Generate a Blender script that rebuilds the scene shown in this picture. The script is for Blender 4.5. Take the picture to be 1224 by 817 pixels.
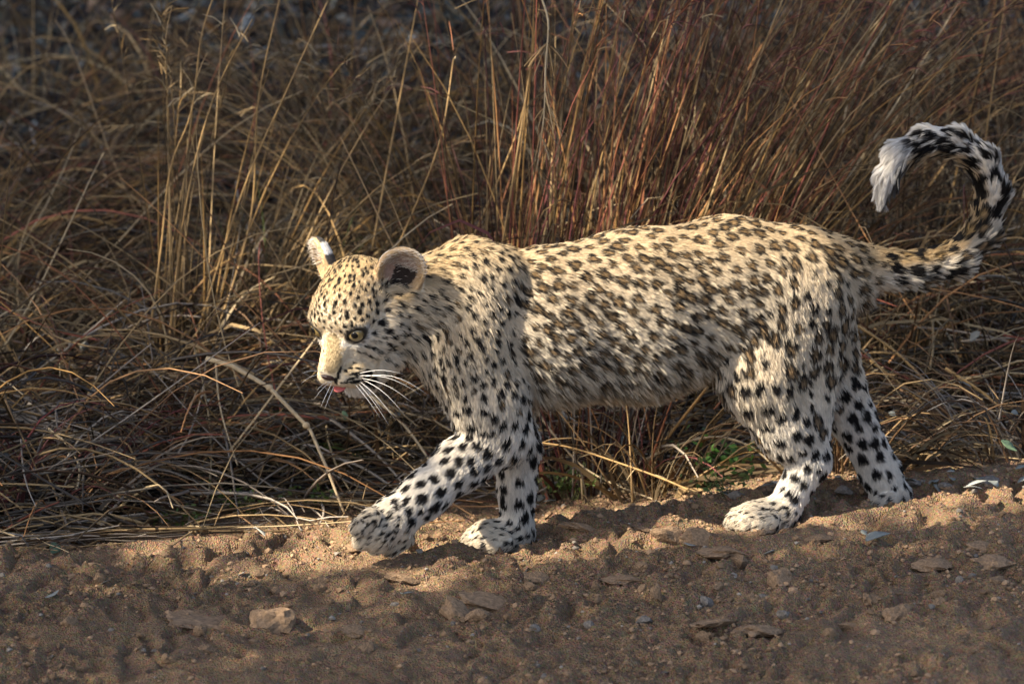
import bpy, math, random
import numpy as np
from mathutils import Vector, Matrix
from mathutils.bvhtree import BVHTree

# ------------------------------------------------------------------ scene, camera, sky, sun, exposure
for o in list(bpy.data.objects):
    bpy.data.objects.remove(o, do_unlink=True)
SC = bpy.context.scene
COL = SC.collection
rng = np.random.default_rng(11)
random.seed(11)

S = 0.0013                      # metres per photograph pixel at the leopard
DIST = 8.0                      # camera to leopard
PITCH = math.radians(10.0)
FPX = DIST / S
CP, SP = math.cos(PITCH), math.sin(PITCH)
ZC = (660 - 408.5) * S / CP - 0.07 * math.tan(PITCH)
CAM = np.array([0.0, -DIST * CP, ZC + DIST * SP])

cam_d = bpy.data.cameras.new('camera')
cam_d.sensor_width = 36.0
cam_d.lens = 36.0 * FPX / 1224.0
cam_d.clip_start = 0.1
cam_d.clip_end = 500.0
cam_d.dof.use_dof = True
cam_d.dof.focus_distance = DIST - 0.05
cam_d.dof.aperture_fstop = 7.0
cam = bpy.data.objects.new('camera', cam_d)
COL.objects.link(cam)
cam.location = CAM
cam.rotation_euler = (math.pi / 2 - PITCH, 0, 0)
SC.camera = cam

TOSUN = np.array([-0.66, -0.32, 0.72]); TOSUN /= np.linalg.norm(TOSUN)
SUN_EL = math.asin(TOSUN[2])
SUN_AZ = math.atan2(TOSUN[0], TOSUN[1])          # clockwise from +Y

world = bpy.data.worlds.new('World')
SC.world = world
world.use_nodes = True
wn = world.node_tree.nodes; wl = world.node_tree.links
wn.clear()
w_out = wn.new('ShaderNodeOutputWorld'); w_bg = wn.new('ShaderNodeBackground'); w_sky = wn.new('ShaderNodeTexSky')
w_sky.sky_type = 'NISHITA'
w_sky.sun_disc = False
w_sky.sun_elevation = SUN_EL
w_sky.sun_rotation = SUN_AZ
w_sky.air_density = 0.7
w_sky.dust_density = 2.5
w_sky.ozone_density = 0.4
w_bg.inputs['Strength'].default_value = 0.08
wl.new(w_sky.outputs[0], w_bg.inputs['Color']); wl.new(w_bg.outputs[0], w_out.inputs['Surface'])

sun_d = bpy.data.lights.new('sun', 'SUN')
sun_d.energy = 3.3
sun_d.angle = math.radians(0.5)
sun_d.color = (1.0, 0.89, 0.73)
sun = bpy.data.objects.new('sun', sun_d)
COL.objects.link(sun)
sun.location = (-4, 2, 8)
sun.rotation_euler = Vector(-TOSUN).to_track_quat('-Z', 'Y').to_euler()

SC.view_settings.view_transform = 'Standard'
SC.view_settings.look = 'None'
SC.view_settings.exposure = 2.1
SC.view_settings.gamma = 1.0
SC.view_settings.use_curve_mapping = False
SC.cycles.max_bounces = 6
SC.cycles.diffuse_bounces = 3
SC.cycles.transparent_max_bounces = 8
SC.cycles.use_denoising = True


# ------------------------------------------------------------------ helpers
def P(u, v, y):
    """world point on the ray through photograph pixel (u, v) at world depth y"""
    d = np.array([(u - 612.0) / FPX, 0, 0]) + np.array([0, CP, -SP]) + (408.5 - v) / FPX * np.array([0, SP, CP])
    t = (y - CAM[1]) / d[1]
    return CAM + d * t


def proj(p):
    """photograph pixel of world points (N,3)"""
    q = np.asarray(p) - CAM
    zf = q @ np.array([0, CP, -SP]); yu = q @ np.array([0, SP, CP])
    return 612 + FPX * q[..., 0] / zf, 408.5 - FPX * yu / zf


def sstep(a, b, x):
    t = np.clip((x - a) / (b - a), 0, 1)
    return t * t * (3 - 2 * t)


_lat = np.random.default_rng(5).random((256, 256)).astype(np.float32)


def vnoise(x, y):
    xi = np.floor(x).astype(int); yi = np.floor(y).astype(int)
    fx = x - xi; fy = y - yi
    fx = fx * fx * (3 - 2 * fx); fy = fy * fy * (3 - 2 * fy)
    a = _lat[xi & 255, yi & 255]; b = _lat[(xi + 1) & 255, yi & 255]
    c = _lat[xi & 255, (yi + 1) & 255]; d = _lat[(xi + 1) & 255, (yi + 1) & 255]
    return (a * (1 - fx) + b * fx) * (1 - fy) + (c * (1 - fx) + d * fx) * fy


def fbm(x, y, oct=4, gain=0.5):
    s = 0; a = 1; t = 0
    for i in range(oct):
        s = s + a * vnoise(x * 2 ** i + 17.3 * i, y * 2 ** i + 9.1 * i); t += a; a *= gain
    return s / t


def np_mesh(name, V, F, smooth=True, col=None):
    """mesh from numpy verts and an (n,3) or (n,4) face array"""
    me = bpy.data.meshes.new(name)
    V = np.ascontiguousarray(V, np.float32); F = np.ascontiguousarray(F, np.int32)
    n, k = F.shape
    me.vertices.add(len(V)); me.vertices.foreach_set('co', V.ravel())
    me.loops.add(n * k); me.loops.foreach_set('vertex_index', F.ravel())
    me.polygons.add(n)
    me.polygons.foreach_set('loop_start', np.arange(0, n * k, k, dtype=np.int32))
    me.polygons.foreach_set('loop_total', np.full(n, k, np.int32))
    me.polygons.foreach_set('use_smooth', np.full(n, smooth, bool))
    if col is not None:
        at = me.color_attributes.new('tint', 'FLOAT_COLOR', 'POINT')
        c4 = np.ones((len(V), 4), np.float32); c4[:, :3] = col
        at.data.foreach_set('color', c4.ravel())
    me.update(calc_edges=True)
    return me


def add(name, data, mat=None, parent=None, label=None, cat=None, group=None, kind=None, loc=None):
    o = bpy.data.objects.new(name, data)
    COL.objects.link(o)
    if mat is not None and data is not None and not data.materials:
        data.materials.append(mat)
    if parent is not None:
        o.parent = parent
    if loc is not None:
        o.location = loc
    for k, v in (('label', label), ('category', cat), ('group', group), ('kind', kind)):
        if v:
            o[k] = v
    return o


def mat_new(name):
    m = bpy.data.materials.new(name); m.use_nodes = True
    nt = m.node_tree
    return m, nt, nt.nodes['Principled BSDF'], nt.nodes['Material Output']


def mat_simple(name, col, rough=0.8, var=0.25, scale=30.0, spec=0.3, bump=0.0, trans=0.0):
    """principled with noise variation of value round a base colour"""
    m, nt, b, out = mat_new(name)
    tc = nt.nodes.new('ShaderNodeTexCoord'); nz = nt.nodes.new('ShaderNodeTexNoise')
    nz.inputs['Scale'].default_value = scale; nz.inputs['Detail'].default_value = 5
    nt.links.new(tc.outputs['Object'], nz.inputs['Vector'])
    rp = nt.nodes.new('ShaderNodeValToRGB')
    c = np.array(col)
    rp.color_ramp.elements[0].position = 0.3; rp.color_ramp.elements[1].position = 0.7
    rp.color_ramp.elements[0].color = (*np.clip(c * (1 - var), 0, 1), 1)
    rp.color_ramp.elements[1].color = (*np.clip(c * (1 + var), 0, 1), 1)
    nt.links.new(nz.outputs['Fac'], rp.inputs['Fac'])
    nt.links.new(rp.outputs['Color'], b.inputs['Base Color'])
    b.inputs['Roughness'].default_value = rough
    b.inputs['Specular IOR Level'].default_value = spec
    if bump:
        bp = nt.nodes.new('ShaderNodeBump'); bp.inputs['Strength'].default_value = bump
        bp.inputs['Distance'].default_value = 0.003
        nt.links.new(nz.outputs['Fac'], bp.inputs['Height']); nt.links.new(bp.outputs['Normal'], b.inputs['Normal'])
    return m


def mat_tint(name, rough=0.75, transl=0.25, var=0.2, scale=60.0, spec=0.25, attr='tint'):
    """colour from the mesh's own per-blade tint, with grain, plus a little translucency"""
    m, nt, b, out = mat_new(name)
    a = nt.nodes.new('ShaderNodeAttribute'); a.attribute_name = attr
    nz = nt.nodes.new('ShaderNodeTexNoise'); nz.inputs['Scale'].default_value = scale
    tc = nt.nodes.new('ShaderNodeTexCoord'); nt.links.new(tc.outputs['Object'], nz.inputs['Vector'])
    mp = nt.nodes.new('ShaderNodeMapRange'); mp.inputs['To Min'].default_value = 1 - var; mp.inputs['To Max'].default_value = 1 + var
    nt.links.new(nz.outputs['Fac'], mp.inputs['Value'])
    mx = nt.nodes.new('ShaderNodeVectorMath'); mx.operation = 'SCALE'
    nt.links.new(a.outputs['Color'], mx.inputs[0]); nt.links.new(mp.outputs['Result'], mx.inputs['Scale'])
    nt.links.new(mx.outputs[0], b.inputs['Base Color'])
    b.inputs['Roughness'].default_value = rough; b.inputs['Specular IOR Level'].default_value = spec
    if transl:
        t = nt.nodes.new('ShaderNodeBsdfTranslucent'); nt.links.new(mx.outputs[0], t.inputs['Color'])
        ms = nt.nodes.new('ShaderNodeMixShader'); ms.inputs[0].default_value = transl
        nt.links.new(b.outputs[0], ms.inputs[1]); nt.links.new(t.outputs[0], ms.inputs[2])
        nt.links.new(ms.outputs[0], out.inputs['Surface'])
    return m


# ------------------------------------------------------------------ ground
def verge(x):
    """depth at which the bare sand ends and the grass begins"""
    return 0.56 + 0.10 * x - 0.32 * sstep(-0.1, -0.9, x) + 0.05 * (vnoise(x * 3 + 3, x * 0 + 2) - 0.5) * 2


def crest(x):
    return 0.10 + 0.17 * np.clip(x + 0.05, -0.9, 0.9)


def ground_base(x, y):
    z = 0.065 * np.clip(x, -0.05, 0.7) + 0.02 * np.clip(x, -1.2, 0.0)
    d = y - crest(x)
    dip = sstep(0.02, 0.22, d) * (0.038 - 0.03 * sstep(0.2, 0.5, x))
    z = z - dip
    z = z - 0.030 * sstep(0.0, 0.9, -d)
    z = z + 0.05 * sstep(0.0, 0.5, y - verge(x)) + 0.10 * np.clip(y - 1.4, 0, 9)
    return z


PAWS = [(P(590, 661, 0.064), 0.075), (P(900, 637, 0.048), 0.075), (P(1058, 621, 0.215), 0.07), (P(455, 667, -0.094) - np.array([0, 0, 0.010]), 0.08)]


def ground_z(x, y):
    x = np.asarray(x, float); y = np.asarray(y, float)
    z = ground_base(x, y)
    near = np.exp(-np.clip(np.abs(y - 0.1) - 1.3, 0, 9) * 2) * np.exp(-np.clip(np.abs(x) - 1.1, 0, 9) * 2)
    inpath = 1 - sstep(-0.05, 0.05, y - verge(x))
    rough = (0.35 + 0.65 * sstep(0.25, -0.05, y - crest(x)))          # the shaded road behind the crest is smoother
    big = fbm(x * 3.1 + 4, y * 2.4 + 8, 3) - 0.5
    med = fbm(x * 11 + 31, y * 8 + 2, 3) - 0.5
    # broken crust: terraces with uneven edges
    t = fbm(x * 6.5 + 60, y * 5.0 + 70, 4, 0.55) * 5.0
    ter = (np.floor(t) + sstep(0.30, 0.62, t - np.floor(t))) / 5.0 - t / 5.0
    crumb = fbm(x * 55 + 7, y * 42 + 3, 3, 0.6) - 0.5
    crumb2 = np.abs(vnoise(x * 130 + 11, y * 110 + 5) - 0.5)
    patch = sstep(0.35, 0.6, fbm(x * 4 + 90, y * 4 + 40, 2))
    z = z + near * (0.020 * big + 0.009 * med * rough + 0.105 * ter * (1 + 0.9 * np.exp(-((y - crest(x) + 0.06) / 0.16) ** 2)) * rough * inpath
                    + (0.020 * crumb + 0.013 * crumb2) * (0.3 + 0.9 * patch) * rough)
    for c, r in PAWS:
        w = np.exp(-((((x - c[0]) / (r * 1.2)) ** 2 + ((y - c[1]) / r) ** 2) ** 1.5))
        z = z * (1 - w) + (c[2] + 0.004 * crumb) * w
    return z


def axis(lo, hi, step, far, grow=1.13):
    a = list(np.arange(lo, hi + 1e-6, step)); s = step
    while a[-1] < far:
        s *= grow; a.append(a[-1] + s)
    s = step; b = []
    cur = lo
    while cur > -far:
        s *= grow; cur -= s; b.append(cur)
    return np.array(b[::-1] + a)


gx = axis(-0.95, 0.95, 0.0048, 150.0)
gy = axis(-1.25, 0.75, 0.0052, 150.0)
GX, GY = np.meshgrid(gx, gy, indexing='ij')
GZ = ground_z(GX, GY)
nxg, nyg = GX.shape
gid = np.arange(nxg * nyg).reshape(nxg, nyg)
gF = np.stack([gid[:-1, :-1], gid[1:, :-1], gid[1:, 1:], gid[:-1, 1:]], -1).reshape(-1, 4)
gV = np.stack([GX, GY, GZ], -1).reshape(-1, 3)
# soil colour: reddish sand, darker humus under the grass
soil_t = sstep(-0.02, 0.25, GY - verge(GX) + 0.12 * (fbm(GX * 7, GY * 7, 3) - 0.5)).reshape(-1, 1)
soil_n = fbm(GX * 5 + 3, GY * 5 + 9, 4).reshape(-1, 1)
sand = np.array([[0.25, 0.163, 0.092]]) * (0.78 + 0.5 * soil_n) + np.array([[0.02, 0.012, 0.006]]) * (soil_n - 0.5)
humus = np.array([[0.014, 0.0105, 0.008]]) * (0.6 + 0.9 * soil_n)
m, nt, b, out = mat_new('sandy_soil')
MAT_SOIL = m
a_ = nt.nodes.new('ShaderNodeAttribute'); a_.attribute_name = 'tint'
tc = nt.nodes.new('ShaderNodeTexCoord')
n1 = nt.nodes.new('ShaderNodeTexNoise'); n1.inputs['Scale'].default_value = 220; n1.inputs['Detail'].default_value = 6
n2 = nt.nodes.new('ShaderNodeTexVoronoi'); n2.inputs['Scale'].default_value = 330
for n_ in (n1, n2):
    nt.links.new(tc.outputs['Object'], n_.inputs['Vector'])
mr = nt.nodes.new('ShaderNodeMapRange'); mr.inputs['From Min'].default_value = 0.25; mr.inputs['From Max'].default_value = 0.75
mr.inputs['To Min'].default_value = 0.6; mr.inputs['To Max'].default_value = 1.4
nt.links.new(n1.outputs['Fac'], mr.inputs['Value'])
vm = nt.nodes.new('ShaderNodeVectorMath'); vm.operation = 'SCALE'
nt.links.new(a_.outputs['Color'], vm.inputs[0]); nt.links.new(mr.outputs['Result'], vm.inputs['Scale'])
hs = nt.nodes.new('ShaderNodeMix'); hs.data_type = 'RGBA'; hs.blend_type = 'MULTIPLY'; hs.inputs[0].default_value = 0.35
nt.links.new(vm.outputs[0], hs.inputs[6]); nt.links.new(n2.outputs['Color'], hs.inputs[7])
nt.links.new(hs.outputs[2], b.inputs['Base Color'])
bp = nt.nodes.new('ShaderNodeBump'); bp.inputs['Strength'].default_value = 0.9; bp.inputs['Distance'].default_value = 0.004
ad = nt.nodes.new('ShaderNodeMath'); ad.operation = 'ADD'
nt.links.new(n1.outputs['Fac'], ad.inputs[0]); nt.links.new(n2.outputs['Distance'], ad.inputs[1])
nt.links.new(ad.outputs[0], bp.inputs['Height']); nt.links.new(bp.outputs['Normal'], b.inputs['Normal'])
b.inputs['Roughness'].default_value = 0.95; b.inputs['Specular IOR Level'].default_value = 0.15
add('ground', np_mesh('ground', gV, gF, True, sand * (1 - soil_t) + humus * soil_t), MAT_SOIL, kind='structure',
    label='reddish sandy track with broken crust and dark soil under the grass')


def G(u, v):
    """where the ray through a pixel meets the ground"""
    y = 0.0
    lo, hi = -1.6, 12.0
    ys = np.linspace(lo, hi, 1400)
    d = np.array([(u - 612.0) / FPX, 0, 0]) + np.array([0, CP, -SP]) + (408.5 - v) / FPX * np.array([0, SP, CP])
    t = (ys - CAM[1]) / d[1]
    pts = CAM + d * t[:, None]
    hz = ground_z(pts[:, 0], pts[:, 1])
    below = np.nonzero(pts[:, 2] <= hz)[0]
    i = below[0] if len(below) else len(ys) - 1
    p = pts[i].copy(); p[2] = hz[i]
    return p


# ------------------------------------------------------------------ the shade tree (stands left of and behind the view)
def tube_mesh_arrays(path, rad, sides=7):
    path = np.asarray(path, float); rad = np.asarray(rad, float)
    n = len(path)
    tan = np.gradient(path, axis=0); tan /= np.linalg.norm(tan, axis=1, keepdims=True) + 1e-9
    ref = np.array([0.31, 0.87, 0.37])
    s = np.cross(tan, ref); s /= np.linalg.norm(s, axis=1, keepdims=True) + 1e-9
    t = np.cross(tan, s)
    an = np.linspace(0, 2 * math.pi, sides, endpoint=False)
    V = path[:, None] + rad[:, None, None] * (s[:, None] * np.cos(an)[None, :, None] + t[:, None] * np.sin(an)[None, :, None])
    V = V.reshape(-1, 3)
    i, j = np.meshgrid(np.arange(n - 1), np.arange(sides), indexing='ij')
    j2 = (j + 1) % sides
    F = np.stack([i * sides + j, i * sides + j2, (i + 1) * sides + j2, (i + 1) * sides + j], -1).reshape(-1, 4)
    # close the ends
    V = np.vstack([V, path[:1], path[-1:]])
    c0, c1 = n * sides, n * sides + 1
    e0 = np.array([[c0, (k + 1) % sides, k, k] for k in range(sides)])
    e1 = np.array([[c1, (n - 1) * sides + k, (n - 1) * sides + (k + 1) % sides, (n - 1) * sides + (k + 1) % sides] for k in range(sides)])
    tri = np.vstack([e0[:, :3], e1[:, :3]])
    Ft = np.vstack([F[:, [0, 1, 2]], F[:, [0, 2, 3]], tri])
    return V, Ft


def join(parts):
    Vs, Fs, o = [], [], 0
    for V, F in parts:
        Vs.append(V); Fs.append(F + o); o += len(V)
    return np.vstack(Vs), np.vstack(Fs)


def sunlit(qx, qy):
    """openness of the crown in the sun's direction, as a function of where that ray lands"""
    a = np.exp(-(((qx - 0.17) / 1.06) ** 8 + ((qy - 0.13 - 0.10 * qx) / 0.29) ** 6))
    a = a * (0.93 + 0.07 * sstep(0.36, 0.52, fbm(qx * 5.0 + 12, qy * 5.0 + 31, 2)))
    d = sstep(0.62, 0.74, fbm(qx * 3.0 + 50, qy * 3.0 + 20, 2)) * (0.6 - 0.35 * sstep(0.5, 1.0, qy)) * sstep(-0.55, -0.2, qy)
    g = np.zeros_like(qx)
    for x, y, z, rx, ry, k in ((-0.48, 1.2, 0.45, 0.18, 0.4, 0.95), (-0.42, 1.1, 0.15, 0.22, 0.3, 0.9), (0.02, 0.95, 0.50, 0.20, 0.35, 1.0), (0.25, 1.0, 0.60, 0.24, 0.35, 0.9),
                              (0.60, 0.95, 0.15, 0.18, 0.30, 0.95), (-0.30, -0.06, 0.0, 0.45, 0.15, 1.0), (0.05, -0.08, 0.0, 0.25, 0.12, 0.9), (0.0, 0.05, 0.0, 0.3, 0.12, 1.0), (-0.15, 1.3, 0.4, 0.14, 0.3, 0.6), (0.62, 1.3, 0.6, 0.25, 0.3, 0.5), (-0.7, 0.9, 0.2, 0.15, 0.25, 0.5), (-0.25, 0.6, 0.05, 0.2, 0.12, 0.6)):
        lx = x - TOSUN[0] / TOSUN[2] * (z - 0.15); ly = y - TOSUN[1] / TOSUN[2] * (z - 0.15)
        g = np.maximum(g, k * np.exp(-(((qx - lx) / rx) ** 2 + ((qy - ly) / ry) ** 2)))
    return np.clip(np.maximum(np.maximum(a, d), g), 0, 1)


MAT_BARK = mat_simple('bark', (0.11, 0.085, 0.065), 0.95, 0.35, 14, bump=0.6)
MAT_LEAF = mat_simple('tree_leaf', (0.055, 0.085, 0.03), 0.6, 0.35, 3)
tree = add('shade_tree', None, label='tall leafy tree beside the track, out of the picture, shading the ground', cat='tree')
tbase = np.array([-4.6, 3.4, ground_base(np.float64(-4.6), np.float64(3.4))])
tpath = [tbase + np.array([0, 0, -0.1]), tbase + [0.05, 0, 1.2], tbase + [0.2, -0.1, 2.4], tbase + [0.25, -0.2, 3.6], tbase + [0.5, -0.3, 4.8]]
parts = [tube_mesh_arrays(tpath, [0.26, 0.21, 0.19, 0.16, 0.10], 10)]
limb = []
for k in range(14):
    an = k / 14 * 2 * math.pi + 0.3
    L = 2.0 + 1.6 * random.random()
    p0 = np.array(tpath[2 + k % 3]); d = np.array([math.cos(an), math.sin(an) * 1.1, 0.45])
    limb.append(tube_mesh_arrays([p0, p0 + d * L * 0.4 + [0, 0, 0.1], p0 + d * L * 0.75 + [0, 0, 0.05], p0 + d * L], [0.09, 0.065, 0.04, 0.012], 6))
V, F = join(parts); add('trunk', np_mesh('trunk', V, F), MAT_BARK, tree)
V, F = join(limb); add('limbs', np_mesh('limbs', V, F), MAT_BARK, tree)
# crown: leaves spread through a flat-topped volume, gaps shaped to put sun where wanted
N = 90000
hz = rng.uniform(3.0, 5.4, N)
qx = rng.uniform(-2.6, 2.6, N); qy = rng.uniform(-2.6, 5.4, N)
keep = (rng.random(N) < 0.93 * (1 - sunlit(qx, qy)))
edge = np.exp(-np.clip(np.abs(qx) - 2.0, 0, 9) * 1.4) * np.exp(-np.clip(np.abs(qy - 1.4) - 3.2, 0, 9) * 1.2)
keep &= rng.random(N) < edge
hz, qx, qy = hz[keep], qx[keep], qy[keep]
L = np.stack([qx, qy, np.full_like(qx, 0.15)], -1) + TOSUN * ((hz - 0.15) / TOSUN[2])[:, None]
n = len(L)


def leaf_quads(C, size, aspect=0.55, flat=0.6):
    n = len(C)
    d = rng.normal(size=(n, 3)); d[:, 2] *= flat; d /= np.linalg.norm(d, axis=1, keepdims=True)
    r = rng.normal(size=(n, 3)); s = np.cross(d, r); s /= np.linalg.norm(s, axis=1, keepdims=True)
    nn = np.cross(d, s)
    sz = size[:, None]
    p = [C - d * sz * 0.5, C + s * sz * aspect * 0.5 + nn * sz * 0.06, C + d * sz * 0.5, C - s * sz * aspect * 0.5 + nn * sz * 0.06]
    V = np.stack(p, 1).reshape(-1, 3)
    i = np.arange(n)[:, None] * 4
    F = np.vstack([i + [0, 1, 2], i + [0, 2, 3]])
    return V, F


V, F = leaf_quads(L, rng.uniform(0.07, 0.13, n))
add('crown', np_mesh('crown', V, F, False), MAT_LEAF, tree, kind='stuff')


# ------------------------------------------------------------------ grass
def stalks(root, d0, length, droop, width, cols, K=7, curl=None, tube=True, taper=0.75):
    """bent grass stems: root (N,3), first direction (N,3), arching under droop; returns V, F, per-vertex colours"""
    n = len(root)
    d0 = d0 / (np.linalg.norm(d0, axis=1, keepdims=True) + 1e-9)
    pts = np.zeros((n, K, 3)); pts[:, 0] = root
    d = d0.copy()
    side = rng.normal(size=(n, 3)) * (0.05 if curl is None else curl)
    hd = d0.copy(); hd[:, 2] = 0; hd += rng.normal(size=(n, 3)) * 0.05; hd[:, 2] = 0
    hd /= np.linalg.norm(hd, axis=1, keepdims=True) + 1e-9
    for k in range(1, K):
        t = k / (K - 1)
        d = d + (hd * 0.6 + np.array([0, 0, -1.0])) * (droop * t * 1.6 / (K - 1) * 3)[:, None] * 0.5 + side * 0.35
        d /= np.linalg.norm(d, axis=1, keepdims=True)
        pts[:, k] = pts[:, k - 1] + d * (length / (K - 1))[:, None]
    # keep above ground
    gzz = ground_base(pts[..., 0], pts[..., 1]) + 0.004
    pts[..., 2] = np.maximum(pts[..., 2], gzz + rng.random((n, 1)) * 0.03 * (np.arange(K) > 0))
    return sweep(pts, width, cols, tube, taper)


def sweep(pts, width, cols, tube=True, taper=0.75):
    n, K, _ = pts.shape
    tan = np.gradient(pts, axis=1); tan /= np.linalg.norm(tan, axis=2, keepdims=True) + 1e-9
    ref = rng.normal(size=(n, 1, 3)); s = np.cross(tan, ref); s /= np.linalg.norm(s, axis=2, keepdims=True) + 1e-9
    u = np.cross(tan, s)
    w = width[:, None] * (1 - taper * (np.arange(K) / (K - 1)) ** 1.5)[None]
    ns = 3 if tube else 2
    if tube:
        ring = [s * math.cos(a) + u * math.sin(a) for a in (0, 2.094, 4.189)]
        V = np.stack([pts + r * w[..., None] * 0.5 for r in ring], 2)
    else:
        V = np.stack([pts - s * w[..., None] * 0.5, pts + s * w[..., None] * 0.5], 2)
    V = V.reshape(-1, 3)
    i, k = np.meshgrid(np.arange(n), np.arange(K - 1), indexing='ij')
    F = []
    for j in range(ns if tube else 1):
        j2 = (j + 1) % ns
        b0 = (i * K + k) * ns; b1 = (i * K + k + 1) * ns
        F.append(np.stack([b0 + j, b0 + j2, b1 + j2, b1 + j], -1).reshape(-1, 4))
    F = np.vstack(F)
    C = np.repeat(cols, K * ns, axis=0)
    return V, F, C


PAL = {
    'gold': [(0.42, 0.26, 0.10), (0.36, 0.21, 0.07), (0.48, 0.33, 0.16)],
    'straw': [(0.48, 0.33, 0.16), (0.38, 0.25, 0.12), (0.54, 0.41, 0.23)],
    'red': [(0.40, 0.16, 0.075), (0.33, 0.11, 0.07), (0.46, 0.23, 0.09)],
    'wine': [(0.26, 0.08, 0.075), (0.30, 0.12, 0.10), (0.20, 0.07, 0.06)],
    'grey': [(0.36, 0.30, 0.23), (0.28, 0.23, 0.18), (0.42, 0.36, 0.29)],
    'brown': [(0.23, 0.13, 0.065), (0.30, 0.17, 0.08), (0.17, 0.10, 0.055)],
    'green': [(0.13, 0.17, 0.035), (0.18, 0.19, 0.05), (0.10, 0.14, 0.03)],
}


def pick(names, n):
    pool = np.array([c for nm in names for c in PAL[nm]])
    br = np.where(rng.random((n, 1)) < 0.36, rng.uniform(0.75, 1.2, (n, 1)), rng.uniform(0.12, 0.5, (n, 1)))
    return pool[rng.integers(0, len(pool), n)] * br


MAT_GRASS = mat_tint('dry_grass', 0.7, 0.22, 0.3, 90)
UPZ = np.array([0, 0, 1.0])


def seed_heads(tips, dirs, colour, per=14, L=0.05):
    """wispy spikelets along the last centimetres of a stem"""
    n = len(tips)
    r = np.repeat(tips, per, 0) - np.repeat(dirs, per, 0) * rng.random((n * per, 1)) * 0.16
    d = np.repeat(dirs, per, 0) * 1.0 + rng.normal(size=(n * per, 3)) * 0.45
    return stalks(r, d, rng.uniform(0.4, 1.2, n * per) * L, rng.uniform(0, 0.5, n * per), rng.uniform(0.0010, 0.0022, n * per),
                  pick(colour, n * per), K=3, tube=False, taper=0.4)


def tussock(label, u, v, n, H, spread, lean, pal, droop=(0.15, 0.6), radius=0.05, width=(0.0026, 0.0052), leaves=0.5, heads=0, name='grass_tussock', hpal=('straw',), leany=0.0):
    n = int(n * 0.66)
    p = G(u, v)
    root = add(name, None, label=label, cat='grass tussock', group='dry grass tussocks behind the leopard', loc=p)
    def roots(k, r):
        a = rng.uniform(0, 6.283, k); q = np.sqrt(rng.random(k)) * r
        R = np.stack([q * np.cos(a) * 1.4, q * np.sin(a), np.zeros(k)], -1)
        return R, a
    # stems
    R, a = roots(n, radius)
    out_ = np.stack([np.cos(a), np.sin(a) * 0.7, np.zeros(n)], -1)
    d = UPZ + out_ * rng.random((n, 1)) * spread + np.array([lean, leany, 0]) + rng.normal(size=(n, 3)) * 0.08
    ln = H * rng.uniform(0.45, 1.12, n)
    W = R + p; W[:, 2] = ground_base(W[:, 0], W[:, 1]) - 0.005
    V, F, C = stalks(W, d, ln, rng.uniform(*droop, n), rng.uniform(*width, n), pick(pal, n), K=8)
    add('stems', np_mesh('stems', V - p, F, True, C), MAT_GRASS, root, kind='stuff')
    K = 8
    tips = V.reshape(n, K, 3, 3).mean(2)
    # leaf blades: longer droop
    m_ = int(n * leaves)
    if m_ > 3:
        R, a = roots(m_, radius * 1.2)
        out_ = np.stack([np.cos(a), np.sin(a) * 0.7, np.zeros(m_)], -1)
        d = UPZ * 0.9 + out_ * rng.uniform(0.2, 1.0, (m_, 1)) * (spread + 0.35) + np.array([lean, leany, 0])
        W = R + p; W[:, 2] = ground_base(W[:, 0], W[:, 1]) - 0.005
        V, F, C = stalks(W, d, H * rng.uniform(0.3, 0.85, m_), rng.uniform(0.6, 1.7, m_), rng.uniform(0.004, 0.011, m_), pick(pal + ['straw'], m_), K=8, tube=False, taper=0.9)
        add('leaf_blades', np_mesh('leaf_blades', V - p, F, True, C), MAT_GRASS, root, kind='stuff')
    if heads:
        sel = np.argsort(-ln)[:heads]
        dr = tips[sel, -1] - tips[sel, -2]; dr /= np.linalg.norm(dr, axis=1, keepdims=True)
        V, F, C = seed_heads(tips[sel, -1], dr, list(hpal), 16)
        add('seed_heads', np_mesh('seed_heads', V - p, F, True, C), MAT_GRASS, root, kind='stuff')
    return root


T = tussock
T('tall upright golden tussock left of the leopard\'s head', 212, 492, 46, 0.74, 0.14, 0.05, ['gold'], (0.02, 0.25), 0.035, (0.003, 0.0052), 0.7, 10, hpal=('straw', 'gold'))
T('slanting golden stems rising just right of the tall upright golden tussock', 262, 470, 70, 0.66, 0.30, 0.28, ['gold', 'straw'], (0.05, 0.5), 0.05, leaves=0.8, heads=8)
T('arching pale tussock drooping at the left picture edge', 48, 468, 120, 0.46, 0.5, 0.3, ['straw', 'brown'], (0.7, 1.6), 0.07, leaves=1.2)
T('low arching brown tussock at the far left with blades bowing to the right', 20, 372, 150, 0.62, 0.5, 0.45, ['brown', 'gold'], (0.7, 1.5), 0.08, leaves=1.0)
T('sparse arching tussock in the dark upper left corner', 100, 250, 90, 0.55, 0.55, 0.2, ['brown', 'straw'], (0.6, 1.3), 0.08, leaves=1.0)
T('drooping grey straw tussock between golden stems and leopard\'s forehead', 345, 420, 110, 0.44, 0.6, 0.1, ['straw', 'grey', 'gold'], (0.5, 1.4), 0.07, leaves=1.0)
T('greenish gold tussock just behind the leopard\'s far ear', 330, 455, 90, 0.42, 0.45, 0.25, ['gold', 'green', 'straw'], (0.2, 0.9), 0.05)
T('spiky pale tussock behind the leopard\'s neck', 470, 430, 110, 0.46, 0.55, -0.1, ['straw', 'gold'], (0.3, 1.2), 0.06, heads=6)
T('tawny tussock with bent tops above the leopard\'s neck', 500, 400, 130, 0.66, 0.4, -0.25, ['gold', 'straw', 'brown'], (0.3, 1.1), 0.07, heads=8)
T('tall golden stand of stems above the leopard\'s shoulder', 604, 520, 95, 0.86, 0.16, 0.02, ['gold', 'red'], (0.02, 0.3), 0.06, (0.0024, 0.0046), 0.3, 16, hpal=('straw', 'red'))
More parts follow.
